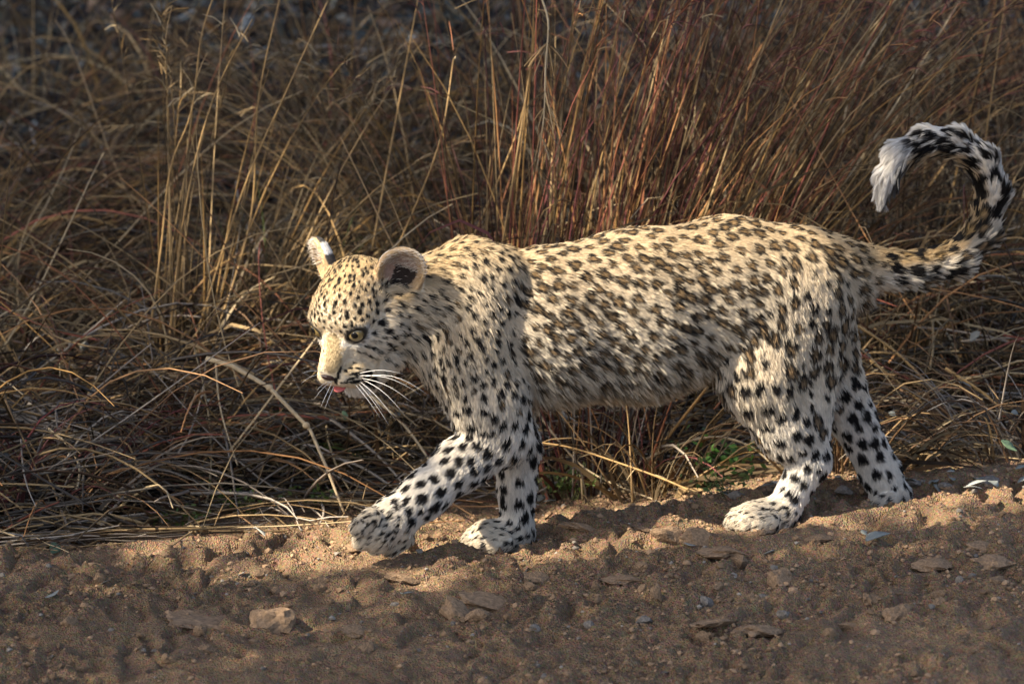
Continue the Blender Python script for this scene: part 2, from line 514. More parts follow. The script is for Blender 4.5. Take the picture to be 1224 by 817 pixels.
T('dense rust red grass stand above the leopard\'s back', 680, 505, 210, 0.95, 0.24, 0.12, ['red', 'gold', 'wine'], (0.05, 0.5), 0.11, leaves=0.4, heads=40, hpal=('red', 'wine'))
T('rust red stand leaning right above the middle of the back', 770, 500, 210, 0.95, 0.26, 0.28, ['red', 'gold'], (0.05, 0.5), 0.10, leaves=0.4, heads=40, hpal=('red', 'wine'))
T('golden stems leaning right toward the curled tail', 800, 470, 120, 1.15, 0.20, 0.45, ['gold', 'straw'], (0.05, 0.35), 0.08, leaves=0.3, heads=16, hpal=('straw', 'red'))
T('reddish tussock behind the leopard\'s rump', 880, 450, 150, 0.8, 0.4, 0.1, ['red', 'straw', 'brown'], (0.1, 0.8), 0.09, leaves=0.7, heads=16, hpal=('wine',))
T('straw tussock left of the tail curl', 960, 430, 140, 0.72, 0.5, 0.0, ['straw', 'brown', 'red'], (0.2, 0.9), 0.09, leaves=0.8)
T('tangled pale tussock seen through the tail curl', 1090, 420, 150, 0.70, 0.5, 0.1, ['straw', 'brown', 'gold'], (0.2, 0.9), 0.10, leaves=0.8)
T('brown tussock at the right picture edge above the tail', 1195, 330, 150, 0.8, 0.5, -0.2, ['brown', 'straw'], (0.2, 1.0), 0.10, leaves=0.8)
T('short golden tussock under the root of the tail', 1062, 476, 110, 0.26, 0.35, 0.05, ['gold', 'straw'], (0.05, 0.4), 0.05, leaves=0.4)
T('short upright tussock at the right edge beneath the tail', 1190, 470, 80, 0.30, 0.5, 0.1, ['straw', 'brown'], (0.2, 0.9), 0.06)
T('wine red stems standing under the leopard\'s belly', 700, 585, 150, 0.34, 0.35, -0.05, ['wine', 'red', 'grey'], (0.02, 0.4), 0.10, (0.003, 0.0055), 0.3)
T('splayed straw clump between belly and near hind leg', 790, 592, 60, 0.30, 0.9, 0.2, ['straw', 'gold'], (0.4, 1.2), 0.05, (0.003, 0.005), 0.6)
T('grey clump of stems seen behind the leopard\'s front legs', 560, 560, 110, 0.28, 0.7, -0.1, ['grey', 'straw', 'brown'], (0.3, 1.2), 0.08, (0.003, 0.005), 0.7)
T('drooping straw clump with green shoots in front of the bank', 318, 560, 60, 0.20, 0.9, 0.3, ['straw', 'gold', 'green'], (0.9, 2.0), 0.04, (0.0025, 0.0045), 0.8)
T('flattened brown clump behind the far hind leg', 1030, 560, 110, 0.30, 0.8, 0.3, ['brown', 'straw'], (0.6, 1.6), 0.08)
T('flattened brown clump at the right picture edge by the track', 1160, 548, 120, 0.30, 0.8, -0.4, ['brown', 'grey'], (0.6, 1.6), 0.09)
T('dark flattened clump at the lower left edge by the track', 60, 610, 110, 0.28, 0.9, 0.3, ['brown', 'grey', 'wine'], (0.7, 1.7), 0.09)
T('reddish flattened clump below the arching pale tussock', 100, 545, 80, 0.30, 0.8, 0.2, ['wine', 'grey', 'straw'], (0.6, 1.6), 0.08)
T('grey brown clump below the golden tussock', 215, 560, 110, 0.28, 0.8, 0.2, ['grey', 'brown'], (0.6, 1.6), 0.08)
T('loose clump of pale stems below the leopard\'s chin', 430, 560, 110, 0.30, 0.8, -0.2, ['grey', 'straw', 'brown'], (0.5, 1.4), 0.08)
T('far feathery tussock at the top of the picture above the neck', 470, 270, 130, 0.75, 0.45, 0.1, ['gold', 'straw', 'brown'], (0.2, 0.9), 0.10)
T('far russet tussock at the top of the picture above the back', 720, 300, 190, 0.9, 0.4, 0.1, ['red', 'gold', 'brown'], (0.1, 0.7), 0.14, heads=20, hpal=('red',))
T('far russet tussock at the top right of the picture', 930, 260, 190, 0.9, 0.45, 0.1, ['red', 'brown', 'straw'], (0.1, 0.8), 0.14, heads=20, hpal=('wine',))
T('far arching tussock near the top left corner', 60, 130, 70, 0.6, 0.7, 0.2, ['brown', 'straw'], (0.7, 1.4), 0.12, leaves=1.0)
T('far arching tussock at the top left of the tall golden stems', 230, 170, 90, 0.6, 0.7, 0.1, ['brown', 'straw', 'gold'], (0.6, 1.3), 0.12, leaves=1.0)
T('far arching tussock at the top right of the tall golden stems', 370, 190, 90, 0.6, 0.6, 0.1, ['brown', 'gold'], (0.5, 1.2), 0.12, leaves=1.0)
T('far brown tussock in the top right corner', 1130, 200, 170, 0.8, 0.5, 0.0, ['brown', 'red', 'straw'], (0.2, 1.0), 0.14)


def fallen(n, ymax, pal, L=(0.12, 0.5), w=(0.0018, 0.0042), h=0.14, xr=1.15, y0=0.0, power=1.6):
    """matted fallen straw lying criss-cross over the bank"""
    x = rng.uniform(-xr, xr, n) * 1.0
    yv = verge(x) + y0 + (ymax - y0) * rng.random(n) ** power
    x = x * (1 + 0.12 * yv)
    z = ground_base(x, yv) + rng.random(n) ** 1.5 * h * sstep(-0.05, 0.25, yv - verge(x))
    a = rng.uniform(0, 6.283, n)
    d = np.stack([np.cos(a), np.sin(a) * 0.8, rng.normal(size=n) * 0.25 + 0.12], -1)
    return stalks(np.stack([x, yv, z], -1), d, rng.uniform(*L, n), rng.uniform(0.0, 0.9, n), rng.uniform(*w, n), pick(pal, n), K=6, curl=0.25, tube=True, taper=0.5)


V, F, C = fallen(4300, 3.2, ['grey', 'brown', 'straw', 'grey', 'straw'], (0.12, 0.45), (0.0022, 0.0062))
add('fallen_straw', np_mesh('fallen_straw', V, F, True, C), MAT_GRASS, kind='stuff', label='matted fallen grey and brown straw covering the bank', cat='straw')
V, F, C = fallen(1100, 0.8, ['grey', 'straw', 'straw', 'grey', 'red'], (0.10, 0.40), (0.0025, 0.006), 0.22)
add('loose_straw', np_mesh('loose_straw', V, F, True, C), MAT_GRASS, kind='stuff', label='loose criss-cross straw along the edge of the track', cat='straw')

# tangled stems thrown across the tussocks
n = 1500
x = rng.uniform(-1.3, 1.3, n); yv = verge(x) + 0.15 + 2.6 * rng.random(n) ** 1.3
a = rng.uniform(0, 6.283, n); el = rng.uniform(0.1, 1.5, n)
d = np.stack([np.cos(a), np.sin(a) * 0.7, el], -1)
V, F, C = stalks(np.stack([x, yv, ground_base(x, yv) + rng.random(n) * 0.12], -1), d, rng.uniform(0.2, 0.75, n), rng.uniform(0.2, 1.5, n), rng.uniform(0.0025, 0.0052, n),
                 pick(['straw', 'brown', 'gold', 'red', 'straw'], n) * 1.15, K=9, curl=0.22, taper=0.6)
add('tangled_stems', np_mesh('tangled_stems', V, F, True, C), MAT_GRASS, kind='stuff', label='tangle of curved dry stems crossing the tussocks', cat='grass')
# dull leaf litter under and beyond the grass
n = 34000
x = rng.uniform(-2.4, 2.4, n); yv = 0.55 + 9.0 * rng.random(n) ** 0.7
kp = yv > verge(x) + 0.03; x, yv = x[kp], yv[kp]; n = len(x)
c = np.stack([x, yv, ground_base(x, yv) + 0.004 + rng.random(n) * 0.02], -1)
V, F = leaf_quads(c, rng.uniform(0.012, 0.04, n) * (1 + 0.12 * yv), 0.6, 0.5)
lc = np.array([(0.10, 0.075, 0.05), (0.07, 0.05, 0.035), (0.13, 0.13, 0.11), (0.16, 0.10, 0.05), (0.09, 0.10, 0.08), (0.20, 0.19, 0.16)])
C = np.repeat(lc[rng.integers(0, len(lc), n)] * rng.uniform(0.5, 1.2, (n, 1)), 4, 0)
add('leaf_litter', np_mesh('leaf_litter', V, F, False, C), MAT_GRASS, kind='stuff', label='dull brown and grey leaf litter under the grass', cat='litter')

# ==LEOPARD==
# ------------------------------------------------------------------ the leopard: one continuous body surface
def W(u, v, w):
    """body point from photograph pixel and lateral offset w in pixels (positive = away from the camera)"""
    return P(u, v, (w + 0.25 * (u - 560)) * S)


HTH, HPH = math.radians(55), math.radians(45)      # head turned toward the camera and lowered
hf0 = np.array([-math.cos(HTH), -math.sin(HTH), 0]); HL = np.array([math.sin(HTH), -math.cos(HTH), 0])
HF = math.cos(HPH) * hf0 - math.sin(HPH) * UPZ
HU = math.sin(HPH) * hf0 + math.cos(HPH) * UPZ
HC = P(428, 364, -0.06)


def H(x, b, z):
    return HC + (HF * x + HL * b + HU * z) * S


ZONES = {  # fur length (m), spot spacing px, spot radius px, rosette 0-1, dorsal gold 0-1, white 0-1
    'flank': (0.0140, 16.8, 6.5, 1.1, 0.9, 0.25),
    'loin': (0.0125, 16.8, 6.6, 1.1, 0.95, 0.2),
    'shoulder': (0.013, 12.6, 4.3, 0.25, 0.9, 0.2),
    'neck': (0.017, 12.8, 3.9, 0.25, 1.0, 0.1),
    'chest': (0.018, 15, 4.8, 0.0, 0.2, 0.55),
    'head': (0.0062, 6.2, 2.6, 0.0, 1.0, 0.0),
    'muzzle': (0.0038, 30, 1.0, 0.0, 0.9, 0.0),
    'chin': (0.0085, 40, 0.8, 0.0, 0.0, 0.9),
    'cheek': (0.0085, 10.5, 3.1, 0.0, 0.4, 0.35),
    'ear': (0.005, 60, 0.5, 0.0, 0.6, 0.2),
    'arm': (0.011, 18, 6.8, 0.0, 0.3, 0.7),
    'leg': (0.009, 19, 7.0, 0.0, 0.1, 0.85),
    'paw': (0.009, 9.0, 2.6, 0.0, 0.05, 0.35),
    'thigh': (0.013, 21, 8.2, 0.8, 0.85, 0.25),
    'tail': (0.018, 18, 8.4, 0.35, 0.8, 0.45),
    'tailend': (0.020, 18, 8.6, 0.0, 0.1, 0.9),
}
PR = []   # zone, a, ra, b, rb, lateral scale, blend, flow


def pr(zone, a, ra, b, rb, lat=1.0, k=14, flow=None):
    a = np.asarray(a, float); b = np.asarray(b, float)
    f = (b - a) if flow is None else np.asarray(flow, float)
    f = f / (np.linalg.norm(f) + 1e-9)
    PR.append((zone, a, ra * S, b, rb * S, lat, k * S, f))


FL = (0.9, 0, -0.42); FLT = (1.0, 0, -0.12)
pr('neck', W(462, 362, -18), 40, W(548, 352, -4), 58, 0.82, 26, (0.9, 0, -0.25))
pr('neck', W(474, 398, -14), 27, W(545, 412, -6), 44, 0.85, 22, (0.6, 0, -0.7))
pr('flank', W(578, 398, 0), 62, W(650, 386, 0), 88, 0.72, 26, FL)
pr('flank', W(650, 386, 0), 88, W(760, 372, 0), 97, 0.70, 20, FL)
pr('loin', W(760, 372, 0), 97, W(872, 348, 0), 87, 0.70, 20, FL)
pr('loin', W(872, 345, 0), 86, W(955, 338, 0), 68, 0.78, 20, FL)
pr('loin', W(955, 338, 0), 66, W(1004, 328, 0), 44, 0.85, 20, FL)
pr('neck', W(562, 316, 0), 30, W(586, 330, 0), 38, 1.15, 20, (1, 0, -0.3))           # withers
pr('chest', W(548, 415, 0), 40, W(595, 448, 0), 44, 0.95, 22, (0.35, 0, -0.9))
# near fore leg, reaching forward
pr('shoulder', W(580, 335, -27), 40, W(556, 425, -35), 46, 0.75, 22, (0.45, 0, -0.85))
pr('shoulder', W(556, 425, -35), 46, W(582, 478, -40), 44, 0.75, 18, (0.3, 0, -0.9))
pr('arm', W(582, 478, -42), 42, W(602, 516, -40), 36, 0.75, 18, (0.1, 0, -1))
pr('arm', W(594, 520, -40), 35, W(550, 554, -42), 29, 0.85, 14)
pr('leg', W(550, 554, -42), 29, W(506, 592, -44), 25.5, 0.9, 12)
pr('leg', W(506, 592, -44), 25.5, W(474, 616, -45), 24.5, 0.95, 12)
pr('paw', W(474, 618, -45), 24, W(452, 632, -46), 26, 1.05, 10)
for tu, tv, tw, tr in ((431, 626, -64, 11.5), (435, 640, -50, 13), (450, 646, -36, 12.5), (469, 649, -30, 11.5)):
    pr('paw', W(tu + 14, tv - 8, tw), tr, W(tu, tv + 3, tw), tr - 0.5, 1, 2.6)
# far fore leg, planted
pr('arm', W(592, 468, 40), 42, W(616, 535, 42), 28, 0.75, 16)
pr('leg', W(616, 535, 42), 28, W(618, 585, 44), 21, 0.9, 12)
pr('leg', W(618, 585, 44), 21, W(618, 632, 44), 19, 0.95, 10)
pr('paw', W(619, 638, 44), 19, W(582, 640, 42), 19, 1.3, 8)
for tu, tv, tw, tr in ((592, 649, 16, 10.5), (575, 648, 26, 11.5), (565, 645, 42, 12), (568, 640, 58, 11.5)):
    pr('paw', W(tu + 12, tv - 2, tw), tr, W(tu, tv + 1, tw), tr, 1, 2.6)
# near hind leg
pr('thigh', W(938, 362, -34), 70, W(912, 448, -42), 52, 0.6, 24, (0.25, 0, -0.95))
pr('thigh', W(912, 448, -42), 50, W(942, 512, -44), 35, 0.7, 18, (0.4, 0, -0.8))
pr('thigh', W(978, 372, -32), 38, W(962, 478, -42), 32, 0.7, 20, (0.0, 0, -1))
pr('leg', W(940, 508, -44), 35, W(966, 552, -46), 23, 0.8, 14)
pr('leg', W(962, 480, -42), 30, W(972, 548, -46), 20, 0.75, 14)
pr('leg', W(966, 554, -46), 21.5, W(938, 606, -48), 18.5, 0.95, 10)
pr('paw', W(936, 611, -48), 20, W(900, 617, -48), 18, 1.3, 8)
for tu, tv, tw, tr in ((908, 627, -74, 10.5), (891, 625, -66, 11.5), (880, 622, -50, 12.5), (884, 616, -34, 12)):
    pr('paw', W(tu + 14, tv - 3, tw), tr, W(tu, tv + 1, tw), tr, 1, 2.6)
# far hind leg, pushing off
pr('thigh', W(972, 392, 34), 52, W(996, 462, 42), 36, 0.6, 20)
pr('leg', W(996, 462, 42), 36, W(1020, 502, 44), 25, 0.8, 14)
pr('leg', W(1012, 476, 44), 16, W(1024, 484, 44), 14, 0.9, 10)
pr('leg', W(1020, 502, 44), 26, W(1052, 564, 46), 23, 0.9, 12)
pr('leg', W(1052, 564, 46), 23, W(1067, 594, 46), 21, 1, 10)
pr('paw', W(1068, 595, 46), 21, W(1056, 600, 44), 18, 1.25, 8)
for tw in (24, 38, 52, 64):
    pr('paw', W(1064, 596, tw), 11, W(1052, 601, tw), 10.5, 1, 3)
# tail
TP = [(990, 318, 0, 37), (1036, 320, 0, 25), (1092, 321, 2, 19), (1142, 308, 4, 18), (1174, 276, 6, 17.5), (1187, 230, 8, 17),
      (1176, 192, 10, 16), (1144, 169, 12, 15), (1106, 167, 12, 14), (1074, 184, 11, 13), (1060, 210, 10, 11), (1056, 228, 10, 7)]
for i in range(len(TP) - 1):
    a, b_ = TP[i], TP[i + 1]
    pr('tail' if i < 5 else 'tailend', W(a[0], a[1], a[2]), a[3], W(b_[0], b_[1], b_[2]), b_[3], 1, 8)
# head
hb = -HF
pr('head', H(-10, 0, 10), 44, H(14, 0, 13), 42, 1, 14, -HF * 0.6 + HU * 0.5)


def HB(u, v, b):
    """head point seen at a pixel, b pixels left of the head's mid-plane; returns forward, lateral, up in pixels"""
    a = (428 - u + math.sin(HTH) * b) / math.cos(HTH)
    y = -(math.sin(HTH) * a + math.cos(HTH) * b)
    return a, b, (364 - v - y * SP) / CP


def HW(abc, flip=1):
    return HC + (hf0 * abc[0] + HL * abc[1] * flip + UPZ * abc[2]) * S


for s_ in (-1, 1):
    pr('cheek', H(12, 32 * s_, -20), 29, H(36, 24 * s_, -26), 21, 1, 13, -hf0 * 0.9 + HL * s_ * 0.3 - UPZ * 0.30)
    pr('head', H(44, 20 * s_, 22), 7.5, H(38, 33 * s_, 19), 8.5, 1, 7, -HF * 0.4 + HU * 0.7)
    pr('head', H(34, 17 * s_, 21), 15, H(22, 27 * s_, 16), 17, 1, 9, -HF * 0.4 + HU * 0.7)
    pr('cheek', H(44, 22 * s_, -6), 12, H(34, 30 * s_, -6), 13, 1, 9, -hf0 * 0.9 + HL * s_ * 0.4 - UPZ * 0.25)
    pr('cheek', H(50, 15 * s_, -8), 13, H(58, 12 * s_, -20), 13, 1, 8, -hf0 * 0.9 + HL * s_ * 0.4 - UPZ * 0.25)
    pr('muzzle', HW(HB(410, 449, 11), s_), 11.5, HW(HB(423, 445, 15), s_), 15, 1, 6, -hf0 * 0.8 + HL * s_ * 0.5 - UPZ * 0.35)
    pr('muzzle', HW(HB(423, 445, 15), s_), 15, HW(HB(436, 438, 18), s_), 15, 1, 8, -hf0 * 0.8 + HL * s_ * 0.5 - UPZ * 0.35)
    pr('muzzle', H(38, 7 * s_, 7), 12, HW(HB(400, 440, 5), s_), 9.5, 1, 6, -HF * 0.9 + HU * 0.3)
pr('muzzle', H(36, 0, 10), 15, HW(HB(399, 439, 0)), 10, 1, 9, -HF * 0.9 + HU * 0.3)
pr('muzzle', HW(HB(400, 442, 0)), 8.5, HW(HB(402, 452, 0)), 8, 1, 5, -HF)
pr('chin', HW(HB(424, 459, 2)), 12.5, HW(HB(433, 455, 2)), 15, 1, 4, -hf0 * 0.3 - UPZ * 0.9)
for s_ in (-1, 1):
    pr('cheek', HW(HB(437, 455, 9), s_), 13, HW(HB(464, 427, 27), s_), 19, 1, 9, -hf0 * 0.8 - UPZ * 0.5)

# ---- signed distance on a grid
VOX = 1.9 * S
lo = np.min([np.minimum(p[1] - p[2], p[3] - p[4]) for p in PR], 0) - 0.012
hi = np.max([np.maximum(p[1] + p[2], p[3] + p[4]) for p in PR], 0) + 0.012
lo[2] -= 0.0; hi[2] += 0.03; lo[1] -= 0.01
dims = np.ceil((hi - lo) / VOX).astype(int) + 1
AX = [(lo[i] + VOX * np.arange(dims[i])).astype(np.float32) for i in range(3)]
SDF = np.full(dims, 0.25, np.float32)


def cone_d(X, Y, Z, a, ra, b, rb, lat):
    ym = 0.5 * (a[1] + b[1])
    ax, ay, az = a[0], ym + (a[1] - ym) / lat, a[2]
    bx, by, bz = b[0] - ax, ym + (b[1] - ym) / lat - ay, b[2] - az
    px, py, pz = X - ax, ym + (Y - ym) / lat - ay, Z - az
    bb = bx * bx + by * by + bz * bz + 1e-9
    h = np.clip((px * bx + py * by + pz * bz) / bb, 0, 1)
    d = np.sqrt((px - bx * h) ** 2 + (py - by * h) ** 2 + (pz - bz * h) ** 2) - (ra + (rb - ra) * h)
    return d


def box(lo_b, hi_b):
    sl = []
    for i in range(3):
        i0 = max(0, int((lo_b[i] - lo[i]) / VOX)); i1 = min(dims[i], int((hi_b[i] - lo[i]) / VOX) + 2)
        sl.append(slice(i0, i1))
    return tuple(sl)


def grid(sl):
    return AX[0][sl[0]][:, None, None], AX[1][sl[1]][None, :, None], AX[2][sl[2]][None, None, :]


def smin(a, b, k):
    h = np.clip(0.5 + 0.5 * (b - a) / k, 0, 1)
    return b + (a - b) * h - k * h * (1 - h)


for zone, a, ra, b, rb, lat, k, fl in PR:
    mg = k * 1.3 + 0.006
    r = max(ra, rb)
    lb = np.minimum(a - ra, b - rb) - mg; hb_ = np.maximum(a + ra, b + rb) + mg
    sl = box(lb, hb_)
    d = cone_d(*grid(sl), a, ra, b, rb, lat)
    SDF[sl] = smin(SDF[sl], d.astype(np.float32), k)


def ell(X, Y, Z, c, axes, radii):
    q = [((X - c[0]) * e[0] + (Y - c[1]) * e[1] + (Z - c[2]) * e[2]) for e in axes]
    k0 = np.sqrt(sum((q[i] / radii[i]) ** 2 for i in range(3))) + 1e-9
    k1 = np.sqrt(sum((q[i] / radii[i] ** 2) ** 2 for i in range(3))) + 1e-9
    return k0 * (k0 - 1) / k1


# ears: cupped shells
EARS = {}
for s_ in (-1, 1):
    nrm = (HF * 0.35 + hf0 * 0.45 + HL * s_ * 0.62); nrm /= np.linalg.norm(nrm)
    up = HU * 0.75 - HF * 0.45 + HL * s_ * 0.55; up -= nrm * (up @ nrm); up /= np.linalg.norm(up)
    sd = np.cross(nrm, up)
    c = H(-36, 57 * s_, 25)
    EARS[s_] = (c, nrm, up, sd)
    rr = np.array([14, 33, 30]) * S
    sl = box(c - 0.05, c + 0.05)
    g = grid(sl)
    outer = ell(*g, c, (nrm, up, sd), rr)
    cut = (g[0] - c[0]) * nrm[0] + (g[1] - c[1]) * nrm[1] + (g[2] - c[2]) * nrm[2] - 5 * S
    outer = np.maximum(outer, cut)
    SDF[sl] = smin(SDF[sl], outer.astype(np.float32), 5 * S)
    inner = ell(*g, c + nrm * 7 * S - up * 1.5 * S, (nrm, up, sd), np.array([15.5, 29.5, 26]) * S)
    SDF[sl] = np.maximum(SDF[sl], -inner.astype(np.float32))
# eye openings and mouth slit
EYES = {}
for s_ in (-1, 1):
    c = H(43, 25.5 * s_, 9.5)
    gz = HF * 0.62 + hf0 * 0.48 + HL * s_ * 0.50; gz /= np.linalg.norm(gz)
    sd = HL * s_ * 0.9 - HF * 0.3 + HU * 0.30; sd -= gz * (sd @ gz); sd /= np.linalg.norm(sd)
    up = np.cross(gz, sd); up *= np.sign(up @ HU)
    EYES[s_] = (c, gz, sd, up)
    sl = box(c - 0.045, c + 0.045)
    g = grid(sl)
    # eyelids: a bulge around the ball, then the almond opening
    bulge = ell(*g, c + gz * 1.0 * S, (gz, sd, up), np.array([13.4, 15, 12.6]) * S)
    SDF[sl] = smin(SDF[sl], bulge.astype(np.float32), 5 * S)
    op = ell(*g, c + gz * 12 * S - up * 0.9 * S, (gz, sd, up), np.array([16, 10.6, 6.8]) * S)
    SDF[sl] = np.maximum(SDF[sl], -op.astype(np.float32))

def surface_nets(D):
    ins = D < 0
    c = [ins[i:ins.shape[0] - 1 + i, j:ins.shape[1] - 1 + j, k:ins.shape[2] - 1 + k] for i in (0, 1) for j in (0, 1) for k in (0, 1)]
    tot = sum(x.astype(np.int8) for x in c)
    act = (tot > 0) & (tot < 8)
    idx = np.argwhere(act)
    ids = np.full(act.shape, -1, np.int64); ids[act] = np.arange(len(idx))
    vals = {}
    for i in (0, 1):
        for j in (0, 1):
            for k in (0, 1):
                vals[i, j, k] = D[idx[:, 0] + i, idx[:, 1] + j, idx[:, 2] + k]
    acc = np.zeros((len(idx), 3)); cnt = np.zeros(len(idx))
    cor = list(vals)
    for p in cor:
        for ax in range(3):
            if p[ax] == 0:
                q = list(p); q[ax] = 1; q = tuple(q)
                va, vb = vals[p], vals[q]
                cr = (va < 0) != (vb < 0)
                t = np.where(cr, va / (va - vb + 1e-12), 0)
                pos = np.tile(np.array(p, float), (len(idx), 1)); pos[:, ax] = t
                acc += pos * cr[:, None]; cnt += cr
    V = lo + VOX * (idx + acc / cnt[:, None])
    F = []
    for ax in range(3):
        sa = [slice(1, -1)] * 3; sa[ax] = slice(0, -1)
        sb = [slice(1, -1)] * 3; sb[ax] = slice(1, None)
        A = ins[tuple(sa)]; B = ins[tuple(sb)]
        e = np.argwhere(A != B)
        flip = A[e[:, 0], e[:, 1], e[:, 2]]
        off = np.ones(3, int); off[ax] = 0
        e = e + off
        o1, o2 = [(1, 2), (2, 0), (0, 1)][ax]
        q = []
        for d1, d2 in ((0, 0), (1, 0), (1, 1), (0, 1)):
            c_ = e.copy(); c_[:, o1] -= d1; c_[:, o2] -= d2
            q.append(ids[c_[:, 0], c_[:, 1], c_[:, 2]])
        q = np.stack(q, -1)
        q[~flip] = q[~flip][:, ::-1]
        F.append(q)
    return V, np.vstack(F)


BV, BF = surface_nets(SDF)
ok = (BF >= 0).all(1); BF = BF[ok]
# two passes of smoothing
for it in range(3):
    ea = np.concatenate([BF[:, i] for i in range(4)] + [BF[:, (i + 1) % 4] for i in range(4)])
    eb = np.concatenate([BF[:, (i + 1) % 4] for i in range(4)] + [BF[:, i] for i in range(4)])
    cnt = np.bincount(ea, minlength=len(BV))
    acc = np.stack([np.bincount(ea, BV[eb, i], minlength=len(BV)) for i in range(3)], -1)
    BV = BV * 0.5 + 0.5 * acc / np.maximum(cnt, 1)[:, None]
fn = np.cross(BV[BF[:, 2]] - BV[BF[:, 0]], BV[BF[:, 3]] - BV[BF[:, 1]])
BN = np.zeros_like(BV)
fi = BF.T.ravel(); f4 = np.tile(fn, (4, 1))
BN = np.stack([np.bincount(fi, f4[:, i], minlength=len(BV)) for i in range(3)], -1)
BN /= np.linalg.norm(BN, axis=1, keepdims=True) + 1e-12

# ---- per-point coat parameters blended from the nearest primitives
def hl_(q):
    return q[:, 0] * 0.4 + 7, q[:, 2] * 0.4 + 3


ZN = list(ZONES); ZPAR = np.array([ZONES[z] for z in ZN])


def coat(p):
    n = len(p)
    wsum = np.zeros(n); par = np.zeros((n, 6)); fl = np.zeros((n, 3)); zw = np.zeros((n, len(ZN)))
    for zone, a, ra, b, rb, lat, k, f in PR:
        d = cone_d(p[:, 0], p[:, 1], p[:, 2], a, ra, b, rb, lat)
        w = np.exp(-np.clip(d, -0.02, 0.2) / (0.0055 if zone in ('head', 'muzzle', 'chin', 'cheek', 'paw') else 0.008))
        zi = ZN.index(zone)
        wsum += w; par += w[:, None] * ZPAR[zi]; fl += w[:, None] * f; zw[:, zi] += w
    return par / wsum[:, None], fl / wsum[:, None], zw / wsum[:, None]


bvh = BVHTree.FromPolygons([tuple(v) for v in BV], [tuple(f) for f in BF.tolist()])


def hit(u, v):
    d = P(u, v, 0.0) - CAM; d /= np.linalg.norm(d)
    h = bvh.ray_cast(Vector(CAM), Vector(d))
    return None if h[0] is None else (np.array(h[0]), np.array(h[1]))


# random surface points, area weighted
def sample(nn):
    v = BV; t1 = np.linalg.norm(fn, axis=1)
    cum = np.cumsum(t1); r = np.searchsorted(cum, rng.random(nn) * cum[-1])
    a, b = rng.random((nn, 1)), rng.random((nn, 1))
    q = BF[r]
    pos = (v[q[:, 0]] * (1 - a) + v[q[:, 1]] * a) * (1 - b) + (v[q[:, 3]] * (1 - a) + v[q[:, 2]] * a) * b
    nr = (BN[q[:, 0]] * (1 - a) + BN[q[:, 1]] * a) * (1 - b) + (BN[q[:, 3]] * (1 - a) + BN[q[:, 2]] * a) * b
    nr /= np.linalg.norm(nr, axis=1, keepdims=True) + 1e-12
    return pos, nr


# ---- traced marks on the face (pixel, half-length, half-width, angle in degrees, tone)
MARKS = []


def mark(u, v, la, lb, ang=0.0, tone='k'):
    h_ = hit(u, v)
    if h_ is None:
        return
    a = math.radians(ang)
    t = np.array([math.cos(a), 0, -math.sin(a)])
    t = t - h_[1] * (t @ h_[1]); t /= np.linalg.norm(t)
    MARKS.append((h_[0], t, h_[1], la * S, lb * S, tone))


FACE = [(415, 378, 3.2, 6.5, 0), (418, 404, 3.0, 5.5, 30), (440, 391, 4.0, 3.2, 0), (456, 386, 5.5, 4.2, 10), (463, 395, 6.2, 3.6, 5), (447, 398, 4.0, 3.0, 0),
        (467, 415, 6.5, 3.6, 25), (470, 402, 5, 3, 10), (477, 387, 5, 3.4, 0), (484, 400, 5, 3, 0), (452, 408, 3, 2.2, 0), (458, 403, 2.6, 2, 0), (445, 407, 3, 2.0, 0),
        (437, 404, 2.8, 1.8, 0), (430, 412, 2.4, 1.7, 0), (438, 413, 2.6, 1.7, 0), (446, 416, 2.8, 1.9, 0), (453, 420, 2.8, 2.2, 0), (434, 421, 2.2, 1.6, 0), (441, 424, 2.4, 1.7, 0),
        (427, 419, 2.2, 1.6, 0), (448, 428, 2.6, 1.8, -10), (461, 421, 3.6, 2.2, -10), (486, 414, 6, 2, -5), (476, 420, 6, 1.6, -12), (464, 429, 6, 1.5, -15),
        (428, 440, 4.5, 1.6, -6), (419, 440, 3.0, 1.7, -5), (413, 443, 2.4, 1.7, -20), (425, 446, 9.0, 1.8, -10), (421, 452, 10.0, 1.9, -10), (432, 447, 4, 1.5, -8), (413, 457, 7.5, 1.4, 5),
        (406, 443, 1.5, 5.0, 25), (404, 449, 1.7, 4.5, 5), (401, 455, 2.2, 4.0, 0), (425, 456, 8, 3.0, 8), (440, 448, 10, 7.5, 15), (443, 455, 9, 7.5, 10), (434, 458, 8, 3.4, 10), (436, 452, 6, 4, 0),
        (462, 372, 4, 3, 20), (451, 374, 4, 3.2, 30), (440, 379, 3.4, 2.8, 30), (430, 374, 2.5, 3.6, 0), (424, 366, 2.0, 3.6, 0), (428, 357, 2.0, 3.0, 10), (433, 366, 2.2, 3.2, 10),
        (442, 362, 2.4, 3.4, 10), (451, 364, 2.6, 3.0, 20), (419, 352, 1.9, 3.4, 0), (423, 343, 2.2, 3.6, 5), (412, 362, 1.8, 3.6, 0), (406, 354, 1.7, 3.2, 0),
        (474, 374, 3.4, 3.0, 10), (492, 384, 4, 3, 0), (494, 402, 4, 2.6, 0)]
FACE_SKIP = []
for f_ in FACE:
    kf = 1.3 if f_[2] < 3.0 else 1.0
    mark(f_[0], f_[1], f_[2] * kf, f_[3] * kf, f_[4])
mark(398, 427, 11, 19, 0, 'n'); mark(398, 411, 9, 14, 0, 'n'); mark(396, 440, 9, 7, 0, 'n')      # bare tawny bridge of the nose (no spots)
